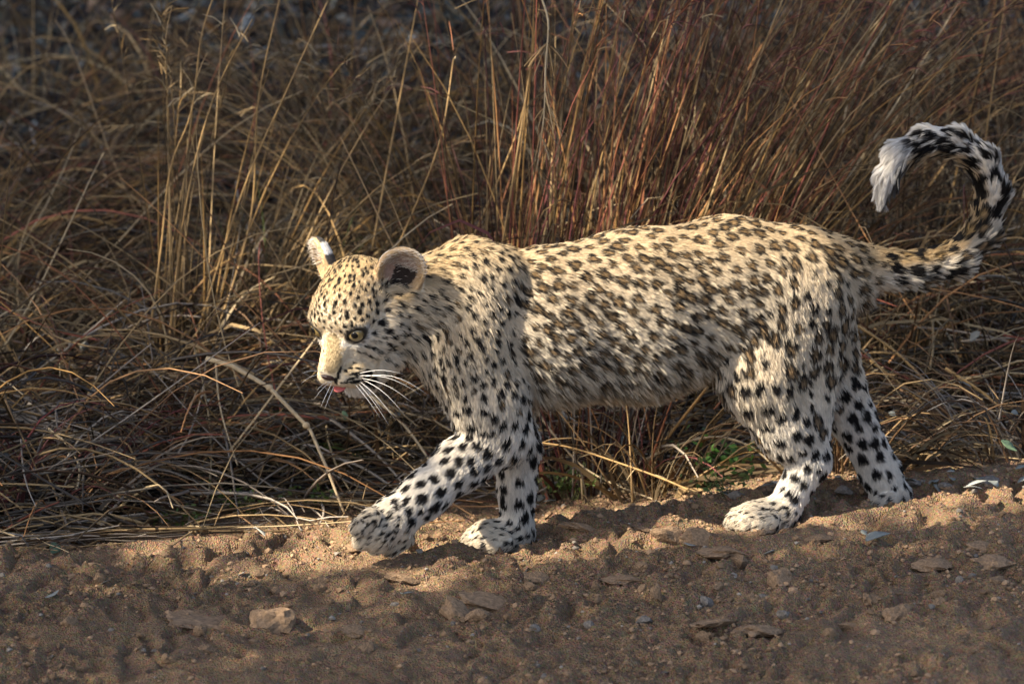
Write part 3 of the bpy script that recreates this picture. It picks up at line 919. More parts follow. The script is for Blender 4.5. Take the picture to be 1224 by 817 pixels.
# leg spots seen on the near fore leg
for f_ in [(562, 505, 8.5, 5.5, 5), (546, 521, 8, 4.5, -15), (537, 536, 7.5, 4.5, -10), (555, 532, 6.5, 4.5, -15), (573, 530, 7, 6, 10), (586, 539, 8, 7, 20), (534, 549, 6.5, 4.8, -20),
           (551, 549, 5.5, 6.5, 30), (565, 549, 5.5, 6.5, 20), (541, 563, 7, 8, 30), (521, 571, 7, 6.5, -10), (505, 577, 7, 4.8, -20), (552, 576, 8, 5.5, -35), (529, 586, 9, 6, -35),
           (570, 561, 7, 7, 25), (507, 594, 7, 7, 0), (487, 582, 6.5, 4.5, -30), (474, 598, 4.5, 6, 20), (487, 597, 4.5, 7, 25), (491, 609, 6, 5.5, 0), (494, 621, 6.5, 6, 10), (476, 606, 4, 3.5, 0),
           (479, 617, 4, 3.2, 20), (469, 611, 4, 3, 20), (467, 617, 4, 3, 20), (478, 625, 4.5, 3, 15), (489, 632, 5, 3.4, 15), (506, 609, 5, 4.5, 0), (514, 616, 5, 6, 20), (535, 600, 8, 4.5, -30),
           (448, 622, 4.5, 2.6, -5), (457, 610, 3.5, 3, 30), (463, 627, 3.5, 2.5, 30), (475, 632, 4.5, 3, 10), (502, 635, 4, 5, 20), (588, 512, 6, 4.5, 20), (601, 503, 5, 7, 10), (607, 527, 6, 7, 20),
           (545, 487, 5.5, 4.5, 0), (558, 484, 7, 4.5, 10), (579, 489, 7, 5, 30), (590, 495, 6, 5, 20), (578, 512, 5.5, 4, 10)]:
    mark(*f_)
# near hind leg and thigh
for f_ in [(889, 463, 7, 7, -30), (906, 460, 6.5, 8, 10), (926, 461, 6, 6, 5), (942, 463, 5.5, 9, 10), (891, 485, 9, 6.5, 5), (916, 484, 10, 6.5, -15), (932, 495, 7.5, 6.5, -30), (949, 490, 5, 11, 5),
           (913, 505, 13, 5, 8), (951, 517, 7, 7, -20), (931, 526, 8.5, 5, 5), (958, 538, 6, 5, 20), (944, 545, 7, 4.5, 5), (974, 541, 6, 8, 10), (966, 557, 6.5, 5, 30), (979, 560, 4.5, 4, -20),
           (939, 565, 6, 6.5, 10), (951, 569, 7, 5, 20), (962, 578, 6, 6, 0), (944, 588, 6.5, 3.6, -15), (951, 595, 6.5, 5.5, 20), (936, 583, 5, 3, -20), (926, 601, 4, 4, 0), (940, 606, 5, 3, 20),
           (944, 613, 4, 5, 20), (928, 617, 4, 3, 60), (914, 620, 2, 4, 0), (968, 592, 4.5, 3, -10), (880, 445, 5, 6, 0), (865, 425, 5, 8, 0)]:
    mark(*f_)

# ---- spots by dart throwing
cand, candn = sample(60000)
cpar, cfl, czw = coat(cand)
acc_p = np.zeros((6000, 3)); acc_r = np.zeros(6000); na = 0
for mk in MARKS:
    acc_p[na] = mk[0]; acc_r[na] = 0.85 * (mk[3] + mk[4]) * 0.5 + 2.0 * S; na += 1
n_marks = na
sel = []
jit = rng.uniform(0.85, 1.2, len(cand))
for i in range(len(cand)):
    sp = cpar[i, 1] * S * jit[i] * 0.86
    if na:
        dd = acc_p[:na] - cand[i]
        d2 = np.einsum('ij,ij->i', dd, dd)
        lim = np.where(np.arange(na) < n_marks, acc_r[:na] + cpar[i, 2] * S * 1.15, 0.5 * (acc_r[:na] + sp))
        if (d2 < lim * lim).any():
            continue
    acc_p[na] = cand[i]; acc_r[na] = sp; na += 1; sel.append(i)
    if na >= 6000:
        break
SPOT_P = cand[sel]; SPOT_N = candn[sel]
SPOT_PAR = cpar[sel]
sf = cfl[sel] - SPOT_N * np.einsum('ij,ij->i', cfl[sel], SPOT_N)[:, None]
SPOT_T = sf / (np.linalg.norm(sf, axis=1, keepdims=True) + 1e-9)
SPOT_R = SPOT_PAR[:, 2] * S * rng.uniform(0.72, 1.2, len(sel))
SPOT_E = rng.uniform(0.95, 1.35, len(sel))
from mathutils.kdtree import KDTree
SPOT_KD = KDTree(len(sel))
for i_, p_ in enumerate(SPOT_P):
    SPOT_KD.insert(p_, i_)
SPOT_KD.balance()
SPOT_ROS = (rng.random(len(sel)) < SPOT_PAR[:, 3] * 0.95).astype(float)
SPOT_PH = rng.uniform(0, 6.283, len(sel))
SPOT_R = SPOT_R * np.where((SPOT_ROS < 0.5) & (SPOT_PAR[:, 3] > 0.4), 0.62, 1.0)


def lerp(a, b, t):
    return a + (b - a) * t[:, None]


TAN = np.array([0.53, 0.39, 0.21]); CREAM = np.array([0.68, 0.575, 0.41]); WHITE = np.array([0.74, 0.705, 0.64])
BLACK = np.array([0.012, 0.010, 0.009]); ROSC = np.array([0.235, 0.138, 0.052]); BRIDGE = np.array([0.30, 0.225, 0.12])


def pattern(p, nrm):
    """coat colour at surface points; returns colour, darkness"""
    n = len(p)
    par, fl, zw = coat(p)
    zi = {z: zw[:, i] for i, z in enumerate(ZN)}
    up = sstep(-0.25, 0.85, nrm[:, 2])
    col = lerp(np.tile(CREAM, (n, 1)), TAN, up * par[:, 4])
    col = lerp(col, WHITE, np.clip(par[:, 5] * (1 - 0.55 * up * par[:, 4]), 0, 1))
    belly = sstep(-0.5, -0.95, nrm[:, 2]) * (zi['flank'] + zi['loin'])
    col = lerp(col, np.array([0.68, 0.53, 0.34]), 0.75 * belly)  # warm light reflected onto the underside, put into the coat colour
    nz = fbm(p[:, 0] * 60 + 5, p[:, 2] * 60 + p[:, 1] * 40, 3)
    col = col * (0.85 + 0.3 * nz)[:, None]
    dark = np.zeros(n); ros = np.zeros(n)
    hl = (p - HC) / S
    hx, hbb, hz_ = hl @ HF, hl @ HL, hl @ HU
    ishead = zi['head'] + zi['muzzle'] + zi['cheek'] + zi['chin']
    warp = 0.22 * (fbm(p[:, 0] * 170 + 3, p[:, 2] * 170 + p[:, 1] * 120, 2) - 0.5) * 2
    nospot = np.zeros(n)
    for c, t, nn, la, lb, tone in MARKS:
        dv = p - c
        near = np.einsum('ij,ij->i', dv, dv) < (1.7 * max(la, lb)) ** 2
        ii = np.nonzero(near)[0]
        if not len(ii):
            continue
        dv = dv[ii]
        x = dv @ t; bvec = np.cross(nn, t); y = dv @ bvec; zz = dv @ nn
        q = np.sqrt((x / la) ** 2 + (y / lb) ** 2 + (zz / (la + lb)) ** 2) + warp[ii] * min(1.0, lb / S / 5)
        if tone == 'k':
            dark[ii] = np.maximum(dark[ii], sstep(1.15, 0.85, q))
        else:
            k_ = sstep(1.2, 0.7, q)
            nospot[ii] = np.maximum(nospot[ii], k_)
    col = lerp(col, BRIDGE, 0.9 * nospot)
    # scattered spots
    near2 = np.array([[h_[1] for h_ in SPOT_KD.find_n(q_, 3)] for q_ in p])
    for s0 in (0,):
        q = p
        for c_ in range(3):
            j = near2[:, c_]
            dv = q - SPOT_P[j]
            x = np.einsum('ij,ij->i', dv, SPOT_T[j]); bv_ = np.cross(SPOT_N[j], SPOT_T[j]); y = np.einsum('ij,ij->i', dv, bv_); z_ = np.einsum('ij,ij->i', dv, SPOT_N[j])
            el = SPOT_E[j]
            r = np.sqrt((x / el) ** 2 + (y * np.sqrt(el)) ** 2 + z_ ** 2) / SPOT_R[j]
            ang = np.arctan2(y, x)
            r = r * (1 + 0.13 * np.sin(3 * ang + SPOT_PH[j]) + 0.6 * warp)
            full = sstep(1.1, 0.82, r)
            isr = SPOT_ROS[j]
            gapn = 0.5 + 0.5 * np.sin(3 * ang + SPOT_PH[j] * 2.7)
            ring = sstep(1.2, 0.98, r) * sstep(0.36, 0.60, r) * (0.8 + 0.2 * sstep(0.10, 0.35, gapn))
            dk = full * (1 - isr) + ring * isr * 0.98
            ct = sstep(0.95, 0.65, r) * isr
            sl_ = slice(None)
            dk *= (1 - nospot[sl_]) * (1 - 0.6 * belly); ct *= (1 - nospot[sl_]) * (1 - 0.6 * belly)
            dark[sl_] = np.maximum(dark[sl_], dk)
            ros[sl_] = np.maximum(ros[sl_], ct)
    col = lerp(col, ROSC, ros * 0.85)
    # end of the tail: white outer fringe, dark inner side
    tcen = W(1120, 240, 8)
    ow = p - tcen; ow[:, 1] = 0; ow /= np.linalg.norm(ow, axis=1, keepdims=True) + 1e-9
    od = np.einsum('ij,ij->i', ow, nrm)
    te = zi['tailend']
    wh = te * sstep(-0.35, 0.25, od)
    endp = sstep(0.0, 0.02, -(p - W(1092, 170, 8)) @ np.array([1.0, 0, 0.3])) * te
    dark = dark * (1 - te * sstep(0.80, 1.0, od + 0.25 * (nz - 0.5))); dark = dark * (1 - endp * sstep(-0.7, -0.3, od))
    dark = np.maximum(dark, endp * sstep(-0.45, -0.85, od) * 0.9)
    col = lerp(col, WHITE, np.clip(wh + endp, 0, 1) * 0.8)
    inner = (zi['tail'] + te) * sstep(0.0, -0.7, od)
    col = lerp(col, np.array([0.50, 0.33, 0.13]), inner * 0.7 * (1 - endp))  # golden sunlight on the inside of the curl, painted into the coat
    # face and ear colouring
    for s_, (c, nr, eu, sd) in EARS.items():
        dv = (p - c) / S
        inear = (np.abs(dv @ nr) < 17) & ((dv @ eu) > -17 + 6 * (fbm(hl_(p_ := dv)[0], hl_(p_)[1], 2) - 0.5)) & ((dv @ eu) < 34) & (np.abs(dv @ sd) < 31)
        a_n, a_u, a_s = dv @ nr, dv @ eu, dv @ sd
        rad = np.sqrt((a_u / 33) ** 2 + (a_s / 30) ** 2)
        facing = nrm @ nr
        back = inear & (facing < -0.05)
        inside = inear & (facing >= -0.05)
        kk = sstep(0.55, 0.75, rad)
        blk = back & (a_n < 2)
        dark[blk] = np.where(np.abs(a_u[blk] - 14) < 8, 0.0, 0.9)
        col[blk] = WHITE
        ii = inside
        col[ii] = lerp(np.tile(np.array([0.36, 0.25, 0.19]), (ii.sum(), 1)), np.array([0.47, 0.33, 0.18]), kk[ii])
        dark[ii] = 0.0
        deep = ii & (rad < 0.66) & (a_u < 6) & (a_s * s_ < 7)
        dark[deep] = 0.93
    for s_, (c, gz, sd, eu) in EYES.items():
        dv = (p - c) / S
        rr = np.sqrt(((dv @ sd) / 12.4) ** 2 + ((dv @ eu) / 9.2) ** 2)
        infr = (dv @ gz) > 2
        rim = infr * sstep(1.34, 1.12, rr) * (np.abs(dv @ gz) < 20)
        dark = np.maximum(dark, rim * 0.97)
        pale = infr * sstep(2.0, 1.5, rr) * (1 - rim) * ((dv @ eu) < 2)
        col = lerp(col, WHITE * 0.95, 0.8 * pale); dark = dark * (1 - 0.7 * pale * (1 - rim))
    ch = zi['chin'] * (hx > 40)
    col = lerp(col, WHITE, np.clip(ch, 0, 1) * 0.7)
    final = lerp(col, BLACK, np.clip(dark, 0, 1))
    return final, dark, par, fl, zw, (hx, hbb, hz_, ishead)


bc, *_ = pattern(BV, BN)
MAT_SKIN = mat_tint('leopard_coat', 0.85, 0.0, 0.15, 400, 0.15)
leopard = add('leopard', None, label='spotted leopard cub walking left with curled tail and tongue tip showing', cat='leopard', loc=P(700, 650, 0.05))
LO = np.array(leopard.location)


def lpart(name, me, mat, parent=None, **kw):
    o = add(name, me, mat, parent or leopard, **kw)
    o.location = -LO if parent is None else (0, 0, 0)
    return o


body = lpart('body', np_mesh('body', BV, BF, True, bc), MAT_SKIN)

# ---- fur
NH = 430000
hp, hn = sample(int(NH * 1.05))
hcol, hdark, hpar, hfl, hzw, (hx, hbb, hz_, ishead) = pattern(hp, hn)
keep = np.ones(len(hp), bool)
for s_, (c, gz, sd, eu) in EYES.items():
    dv = (hp - c) / S
    rr = np.sqrt(((dv @ sd) / 12.4) ** 2 + ((dv @ eu) / 9.2) ** 2)
    keep &= ~((rr < 1.12) & ((dv @ gz) > 0) & ((dv @ gz) < 22))
nosep = (HW(HB(395, 448, 0)) - hp) / S
keep &= np.linalg.norm(nosep, axis=1) > 9.5
hp, hn, hcol, hdark, hpar, hfl, hzw = [a[keep] for a in (hp, hn, hcol, hdark, hpar, hfl, hzw)]
n = len(hp)
Lh = hpar[:, 0] * rng.uniform(0.75, 1.15, n)
Lh *= 1 + 0.45 * sstep(0.0, -0.45, hn[:, 2]) * sstep(0.009, 0.0125, hpar[:, 0])
zi = {z: hzw[:, i] for i, z in enumerate(ZN)}
belly = sstep(-0.1, -0.8, hn[:, 2]) * (zi['flank'] + zi['loin'] + zi['chest'])
Lh *= 1 + 0.65 * belly
Lh *= 1 - 0.35 * sstep(0.5, 0.95, hn[:, 2]) * (zi['flank'] + zi['loin'])
lip = hit(440, 450)
if lip is not None:
    Lh *= 1 - 0.55 * np.exp(-(np.linalg.norm(hp - lip[0], axis=1) / (14 * S)) ** 2)
earw = np.zeros(n)
flow = hfl.copy()
flow += np.array([0, 0, -0.9])[None] * belly[:, None] * 0.8
for s_, (c, nr, eu, sd) in EARS.items():
    dv = (hp - c) / S
    inear = (np.abs(dv @ nr) < 17) & ((dv @ eu) > -17 + 6 * (fbm(hl_(p_ := dv)[0], hl_(p_)[1], 2) - 0.5)) & ((dv @ eu) < 34) & (np.abs(dv @ sd) < 31)
    inside = inear & (hn @ nr > 0.1)
    flow[inear] = eu * 0.9 + nr * 0.1
    Lh[inear] = 0.004
    tuft = inside & (rng.random(n) < np.where((dv @ eu) > 2, 0.34, 0.02))
    flow[tuft] = sd * (-0.6 * s_) + eu * 0.5 + nr * 0.7
    Lh[tuft] = rng.uniform(0.006, 0.016, tuft.sum())
    hcol[tuft] = np.array([0.66, 0.58, 0.48]); hdark[tuft] = 0
    dropi = inside & ~tuft & (rng.random(n) < 0.5)
    Lh[dropi] = 0.002
flow += rng.normal(size=(n, 3)) * 0.10
tg = flow - hn * np.einsum('ij,ij->i', flow, hn)[:, None]
tg /= np.linalg.norm(tg, axis=1, keepdims=True) + 1e-9
lift = rng.uniform(0.18, 0.40, n) + 0.05 * (zi['tail'] + zi['tailend']) + 0.15 * belly
d0 = tg * np.cos(lift)[:, None] + hn * np.sin(lift)[:, None]
# clumps
cs = 0.0042 * (0.55 + 0.9 * np.clip(hpar[:, 0] / 0.02, 0, 1.2))
wq = hp + 0.006 * np.stack([fbm(hp[:, 2] * 90, hp[:, 1] * 90 + 3, 2), fbm(hp[:, 0] * 90, hp[:, 2] * 90 + 9, 2), fbm(hp[:, 1] * 90, hp[:, 0] * 90, 2)], -1)
lvl = np.clip(np.round(np.log2(cs / 0.002)).astype(int), 0, 3)
cell = np.floor((wq - lo + 0.05) / (0.002 * 2.0 ** lvl)[:, None]).astype(np.int64)
key = ((cell[:, 0] * 4096 + cell[:, 1]) * 4096 + cell[:, 2]) * 8 + lvl
_, inv, cnt = np.unique(key, return_inverse=True, return_counts=True)
crand = rng.normal(size=(len(cnt), 3)) * 0.14
cval = rng.uniform(0.86, 1.12, len(cnt))
clen = rng.uniform(0.8, 1.2, len(cnt))
d0 = d0 + crand[inv] - hn * np.minimum(0, np.einsum('ij,ij->i', crand[inv], hn))[:, None]
d0 /= np.linalg.norm(d0, axis=1, keepdims=True)
Lh *= clen[inv]
tip = hp + d0 * Lh[:, None] + np.array([0, 0, -0.12])[None] * Lh[:, None]
mt = np.zeros((len(cnt), 3))
for i in range(3):
    mt[:, i] = np.bincount(inv, tip[:, i]) / cnt
clump = 0.36 * sstep(0.004, 0.014, Lh) + 0.28 * sstep(0.017, 0.028, Lh)
KP = 5
pts = np.zeros((n, KP, 3), np.float32)
for k in range(KP):
    t = k / (KP - 1)
    base = hp + d0 * (Lh * t)[:, None] + np.array([0, 0, -0.12])[None] * (Lh * t * t)[:, None] - hn * (Lh * 0.10 * t * t)[:, None]
    base = base + (mt[inv] - tip) * (clump * t ** 1.3)[:, None]
    pts[:, k] = base - hn * 0.0006 * (k == 0)
hv = bpy.data.hair_curves.new('fur')
hv.add_curves([KP] * n)
hv.attributes['position'].data.foreach_set('vector', pts.ravel())
rad = np.array([0.34, 0.33, 0.28, 0.19, 0.06], np.float32) * 1e-3
if 'radius' not in hv.attributes:
    hv.attributes.new('radius', 'FLOAT', 'POINT')
fine = (0.62 + 0.38 * sstep(0.004, 0.014, Lh)).astype(np.float32)
hv.attributes['radius'].data.foreach_set('value', (rad[None] * fine[:, None]).ravel().astype(np.float32))
hc = hcol * cval[inv][:, None] * rng.uniform(0.85, 1.12, (n, 1))
at = hv.attributes.new('tint', 'FLOAT_COLOR', 'CURVE')
c4 = np.ones((n, 4), np.float32); c4[:, :3] = np.clip(hc, 0, 0.92)
at.data.foreach_set('color', c4.ravel())
MAT_FUR, nt, b, out = mat_new('leopard_fur')
a_ = nt.nodes.new('ShaderNodeAttribute'); a_.attribute_name = 'tint'
nt.links.new(a_.outputs['Color'], b.inputs['Base Color'])
b.inputs['Roughness'].default_value = 0.6; b.inputs['Specular IOR Level'].default_value = 0.2
tr = nt.nodes.new('ShaderNodeBsdfTranslucent'); nt.links.new(a_.outputs['Color'], tr.inputs['Color'])
ms = nt.nodes.new('ShaderNodeMixShader'); ms.inputs[0].default_value = 0.30
nt.links.new(b.outputs[0], ms.inputs[1]); nt.links.new(tr.outputs[0], ms.inputs[2]); nt.links.new(ms.outputs[0], out.inputs['Surface'])
lpart('fur', hv, MAT_FUR, body, kind='stuff')


# ---- eyes, nose, tongue, whiskers
def sphere_arrays(c, axes, radii, nu=20, nv=14):
    V = []; F = []
    for i in range(nv + 1):
        ph = math.pi * i / nv
        for j in range(nu):
            th = 2 * math.pi * j / nu
            q = (math.cos(ph) * radii[0], math.sin(ph) * math.cos(th) * radii[1], math.sin(ph) * math.sin(th) * radii[2])
            V.append(c + axes[0] * q[0] + axes[1] * q[1] + axes[2] * q[2])
    for i in range(nv):
        for j in range(nu):
            a = i * nu + j; b = i * nu + (j + 1) % nu
            F.append((a, b, b + nu, a + nu))
    return np.array(V), np.array(F)


m, nt, b, out = mat_new('eye_iris')
MAT_EYE = m
a_ = nt.nodes.new('ShaderNodeAttribute'); a_.attribute_name = 'tint'
nt.links.new(a_.outputs['Color'], b.inputs['Base Color'])
b.inputs['Roughness'].default_value = 0.3; b.inputs['Coat Weight'].default_value = 0.6; b.inputs['Coat Roughness'].default_value = 0.02
MAT_PUPIL = mat_simple('eye_pupil', (0.006, 0.006, 0.006), 0.1, 0.1, 40, spec=0.6)
for s_, (c, gz, sd, eu) in EYES.items():
    V, F = sphere_arrays(c, (gz, sd, eu), np.array([13.2, 12.6, 12.6]) * S, 40, 40)
    rr = np.sqrt(((V - c) @ sd) ** 2 + ((V - c) @ eu) ** 2) / (12.6 * S)
    ii = np.array([[0.22, 0.16, 0.06]]) * (0.75 + 0.5 * rng.random((len(V), 1)))
    ii = lerp(ii, np.array([0.10, 0.075, 0.03]), sstep(0.62, 0.74, rr))
    ii = lerp(ii, np.array([0.015, 0.012, 0.01]), sstep(0.74, 0.80, rr))
    eye = lpart('eye', np_mesh('eye', V, F, True, ii), MAT_EYE)
    V, F = sphere_arrays(c + gz * 12.2 * S + eu * 1.4 * S, (gz, sd, eu), np.array([1.6, 4.3, 4.6]) * S, 16, 10)
    lpart('pupil', np_mesh('pupil', V, F), MAT_PUPIL, eye)
MAT_NOSE = mat_simple('nose_leather', (0.032, 0.014, 0.012), 0.6, 0.3, 300, bump=0.3)
MAT_TONGUE = mat_simple('tongue', (0.40, 0.095, 0.085), 0.4, 0.15, 200)
NC = HW(HB(394, 448, 0))
NF = hf0 * 0.75 - UPZ * 0.66; NU = hf0 * 0.66 + UPZ * 0.75
nparts = [sphere_arrays(NC, (NF, HL, NU), np.array([5.6, 9.6, 5.4]) * S, 18, 12)]
for s_ in (-1, 1):
    nparts.append(sphere_arrays(NC + (HL * 5.2 * s_ - NU * 2.6 - NF * 0.6) * S, (NF, HL, NU), np.array([4.2, 4.4, 3.6]) * S, 14, 10))
nparts.append(sphere_arrays(NC - NU * 6 * S - NF * 0.5 * S, (NF, HL, NU), np.array([2.6, 1.6, 5.0]) * S, 12, 8))
V, F = join(nparts); lpart('nose', np_mesh('nose', V, F), MAT_NOSE)
TC_ = HW(HB(407, 462, 5))
V, F = sphere_arrays(TC_, (NF, HL, NU), np.array([7.0, 8.5, 2.1]) * S, 20, 12)
lpart('tongue', np_mesh('tongue', V, F), MAT_TONGUE)
MAT_WHISK = mat_simple('whisker', (0.82, 0.80, 0.75), 0.4, 0.05, 50)


def whisker(u0, v0, u1, v1, sag, w=1.0, out_=0.03):
    h_ = hit(u0, v0)
    if h_ is None:
        return
    a = h_[0] - h_[1] * 0.001
    e = P(u1, v1, a[1] - out_)
    path = []
    for i in range(8):
        t = i / 7
        path.append(a + (e - a) * t + np.array([0, -0.012 * math.sin(math.pi * t), sag * S * math.sin(math.pi * t)]))
    rad = np.linspace(0.00048, 0.00012, 8) * w
    V, F = tube_mesh_arrays(path, rad, 5)
    lpart('whisker', np_mesh('whisker', V, F), MAT_WHISK)


for q in [(430, 446, 482, 447, 6), (430, 449, 503, 472, 10), (432, 452, 494, 482, 8), (434, 454, 484, 496, 8), (430, 456, 473, 502, 6), (428, 458, 465, 508, 5),
          (436, 450, 512, 472, 12), (424, 459, 455, 500, 4), (434, 460, 458, 492, 3), (398, 455, 376, 476, 4), (397, 457, 383, 487, 2), (396, 456, 379, 466, 4), (400, 460, 388, 489, 2),
          (393, 449, 361, 446, 6), (393, 452, 360, 458, 8), (415, 472, 404, 482, 1), (420, 474, 413, 487, 1), (426, 474, 423, 489, 0), (432, 473, 436, 486, 0)]:
    whisker(*q)
print('BODY', len(BV), 'spots', len(SPOT_P), 'hairs', n)
for nm_, uu in (('nf', (420, 500, -0.15, -0.03)), ('ff', (545, 645, 0.0, 0.2)), ('nh', (860, 960, -0.05, 0.1)), ('fh', (1030, 1100, 0.15, 0.3))):
    pu, pv = proj(BV); mk_ = (pu > uu[0]) & (pu < uu[1]) & (BV[:, 1] > uu[2]) & (BV[:, 1] < uu[3])
    q_ = BV[mk_]; j_ = q_[:, 2].argmin(); print(nm_, 'paw bottom', q_[j_].round(3), 'ground', float(ground_z(q_[j_, 0], q_[j_, 1])).__round__(3))

# ------------------------------------------------------------------ clods, pebbles, crumbs on the track
def ico(sub=1):
    import bmesh
    bm = bmesh.new(); bmesh.ops.create_icosphere(bm, subdivisions=sub, radius=1.0)
    V = np.array([v.co[:] for v in bm.verts]); F = np.array([[v.index for v in f.verts] for f in bm.faces]); bm.free()
    return V, F


ICO1, ICO2, ICO3 = ico(1), ico(2), ico(3)


def rock(seed, base, rough=0.25, flat=1.0):
    r = np.random.default_rng(seed)
    V, F = base
    o = r.uniform(0, 50, 3)
    q = V * 1.3
    n1 = fbm(q[:, 0] + o[0] + q[:, 2] * 0.7, q[:, 1] + o[1] - q[:, 2] * 0.5, 3) - 0.5
    n2 = fbm(q[:, 2] * 2 + o[2], q[:, 0] * 2 + o[0] + q[:, 1], 3) - 0.5
    n3 = fbm(q[:, 0] * 5 + o[1] + q[:, 2] * 3, q[:, 1] * 5 + o[2] + q[:, 2] * 2, 3) - 0.5
    V = V * (1 + rough * 2.4 * n1 + rough * 1.6 * n2 + rough * 1.3 * n3)[:, None] * np.array([1, 0.8, flat])
    for k in range(4):                       # knock off a few corners
        d = r.normal(size=3); d /= np.linalg.norm(d)
        h = V @ d; lim = 0.55
        V = V - d * np.maximum(h - lim, 0)[:, None] * 0.9
    return V, F


MAT_CLOD = mat_simple('dry_clod', (0.25, 0.165, 0.097), 0.95, 0.35, 7, 0.12, bump=1.0)
MAT_PEB = mat_simple('pale_pebble', (0.16, 0.138, 0.112), 0.9, 0.4, 4, 0.25, bump=0.4)
MAT_DARKP = mat_simple('dark_pebble', (0.05, 0.04, 0.035), 0.8, 0.3, 40, 0.25)
clod_me = []
for k in range(8):
    V, F = rock(100 + k, ICO3, 0.42, 0.60); me = np_mesh('clod', V, F, False); me.materials.append(MAT_CLOD); clod_me.append(me)
slab_me = []
for k in range(4):
    V, F = rock(200 + k, ICO3, 0.42, 0.34); me = np_mesh('slab', V, F, False); me.materials.append(MAT_CLOD); slab_me.append(me)
peb_me = []
for k in range(6):
    V, F = rock(300 + k, ICO2, 0.34, 0.55); me = np_mesh('pebble', V, F, False); me.materials.append(MAT_PEB); peb_me.append(me)


def where(u):
    return 'at the left' if u < 306 else 'left of centre' if u < 612 else 'right of centre' if u < 918 else 'at the right'


def place(name, me, u, v, wpx, hpx, label, cat, group=None, sink=0.52, rz=None, tilt=0.25):
    p = G(u, v + hpx * 0.3)
    sx = wpx * 0.5 * S
    o = add(name, me, None, None, label, cat, group)
    zs = np.ptp([c.co.z for c in me.vertices]) if False else 1.0
    o.scale = (sx, sx * random.uniform(0.8, 1.1), hpx * 0.5 * S / 0.5)
    o.rotation_euler = (random.uniform(-tilt, tilt), random.uniform(-tilt, tilt), random.uniform(0, 6.28) if rz is None else rz)
    o.location = (p[0], p[1], p[2] + hpx * S * (0.5 - sink))
    return o


for i, (u, v, w_, h_, lb) in enumerate([
        (592, 718, 72, 16, 'flat tilted crust slab on the track below the front paws'),
        (546, 727, 46, 28, 'rounded brown clod left of the flat tilted slab'),
        (570, 738, 30, 13, 'small clod under the flat tilted slab'),
        (242, 741, 112, 13, 'long narrow crust plate lying left of the clods'),
        (332, 736, 66, 32, 'large crumbly lump right of the long crust plate'),
        (425, 750, 34, 14, 'low clod right of the large crumbly lump'),
        (932, 690, 44, 24, 'squared clod beneath the near hind paw'),
        (1180, 670, 58, 22, 'wide crumbly clod near the right picture edge'),
        (1178, 652, 40, 16, 'smaller clod behind the wide crumbly clod at right'),
        (1112, 672, 44, 14, 'dark crust edge left of the wide crumbly clod'),
        (903, 749, 54, 20, 'rough clod with shaded hollow in the right foreground'),
        (848, 748, 60, 14, 'low curved crust rim left of the rough hollow clod'),
        (1075, 735, 42, 18, 'isolated clod in the right foreground'),
        (975, 641, 34, 11, 'small dark clod right of the near hind paw'),
        (762, 631, 34, 10, 'small dark clod on the crest under the belly'),
        (800, 640, 40, 18, 'crest clod under the flank'),
        (838, 640, 46, 20, 'crest clod just left of the near hind paw'),
        (860, 655, 56, 20, 'lumpy clod in front of the near hind paw'),
        (690, 640, 44, 14, 'low clod on the lit crest right of the planted front paw'),
        (415, 654, 34, 12, 'orange brown clod beside the raised front paw'),
        (1015, 745, 30, 12, 'small clod right of the rough hollow clod'),
        (745, 690, 50, 14, 'crust plate in the middle of the track'),
        (480, 690, 40, 13, 'low crust plate below the raised front paw'),
        (640, 690, 36, 12, 'low crust plate below the planted front paw')]):
    me = slab_me[i % 4] if w_ > h_ * 2.4 else clod_me[i % 8]
    place('soil_clod', me, u, v, w_, h_, lb, 'clod', 'clods on the track', rz=random.uniform(-0.3, 0.3))
for i in range(48):
    u = random.uniform(-10, 1234); v = random.triangular(655, 815, 680) - 0.045 * (u - 612)
    if v > 815:
        continue
    w_ = random.uniform(9, 22) * (0.7 + 0.5 * random.random())
    place('soil_clod', clod_me[i % 8], u, v, w_, w_ * random.uniform(0.4, 0.7), ('flat ' if w_ < 13 else 'bulky ') + 'small brown clod on the ' + ('near' if v > 735 else 'far') + ' side of the track ' + where(u), 'clod', 'small scattered clods')
for i in range(40):
    u = random.uniform(-10, 1234); v = random.uniform(600, 810) - 0.045 * (u - 612)
    w_ = random.uniform(4, 8) if i > 8 else random.uniform(8, 11)
    place('pebble', peb_me[i % 6], u, v, w_, w_ * 0.6, ('tiny' if w_ < 6 else 'small') + ' pale pebble on the track ' + where(u), 'pebble', 'small scattered pebbles')
for i, (u, v, w_, h_, lb) in enumerate([
        (1148, 690, 13, 10, 'pale grey pebble below the wide crumbly clod'), (912, 712, 18, 9, 'smooth tan pebble below the squared clod'),
        (705, 748, 16, 11, 'round tan pebble in the middle foreground'), (640, 752, 14, 10, 'tan pebble left of the round tan pebble'),
        (938, 735, 18, 10, 'blue grey stone by the hollow clod'), (770, 738, 22, 9, 'flat blue grey stone in the middle foreground'),
        (842, 715, 26, 18, 'angular blue grey stone under the flank'), (930, 603, 18, 9, 'grey stone behind the near hind paw'),
        (880, 592, 22, 12, 'grey green stone at the verge left of the near hind leg'), (1180, 575, 34, 10, 'flat pale stone at the right edge of the verge'),
        (1095, 580, 30, 8, 'flat pale stone right of the far hind paw'), (1010, 585, 26, 8, 'flat pale stone between the hind legs'),
        (1130, 578, 24, 9, 'second flat pale stone right of the far hind paw')]):
    place('stone', peb_me[i % 6], u, v, w_, h_, lb, 'stone', 'pale stones on and beside the track', rz=random.uniform(-0.4, 0.4))

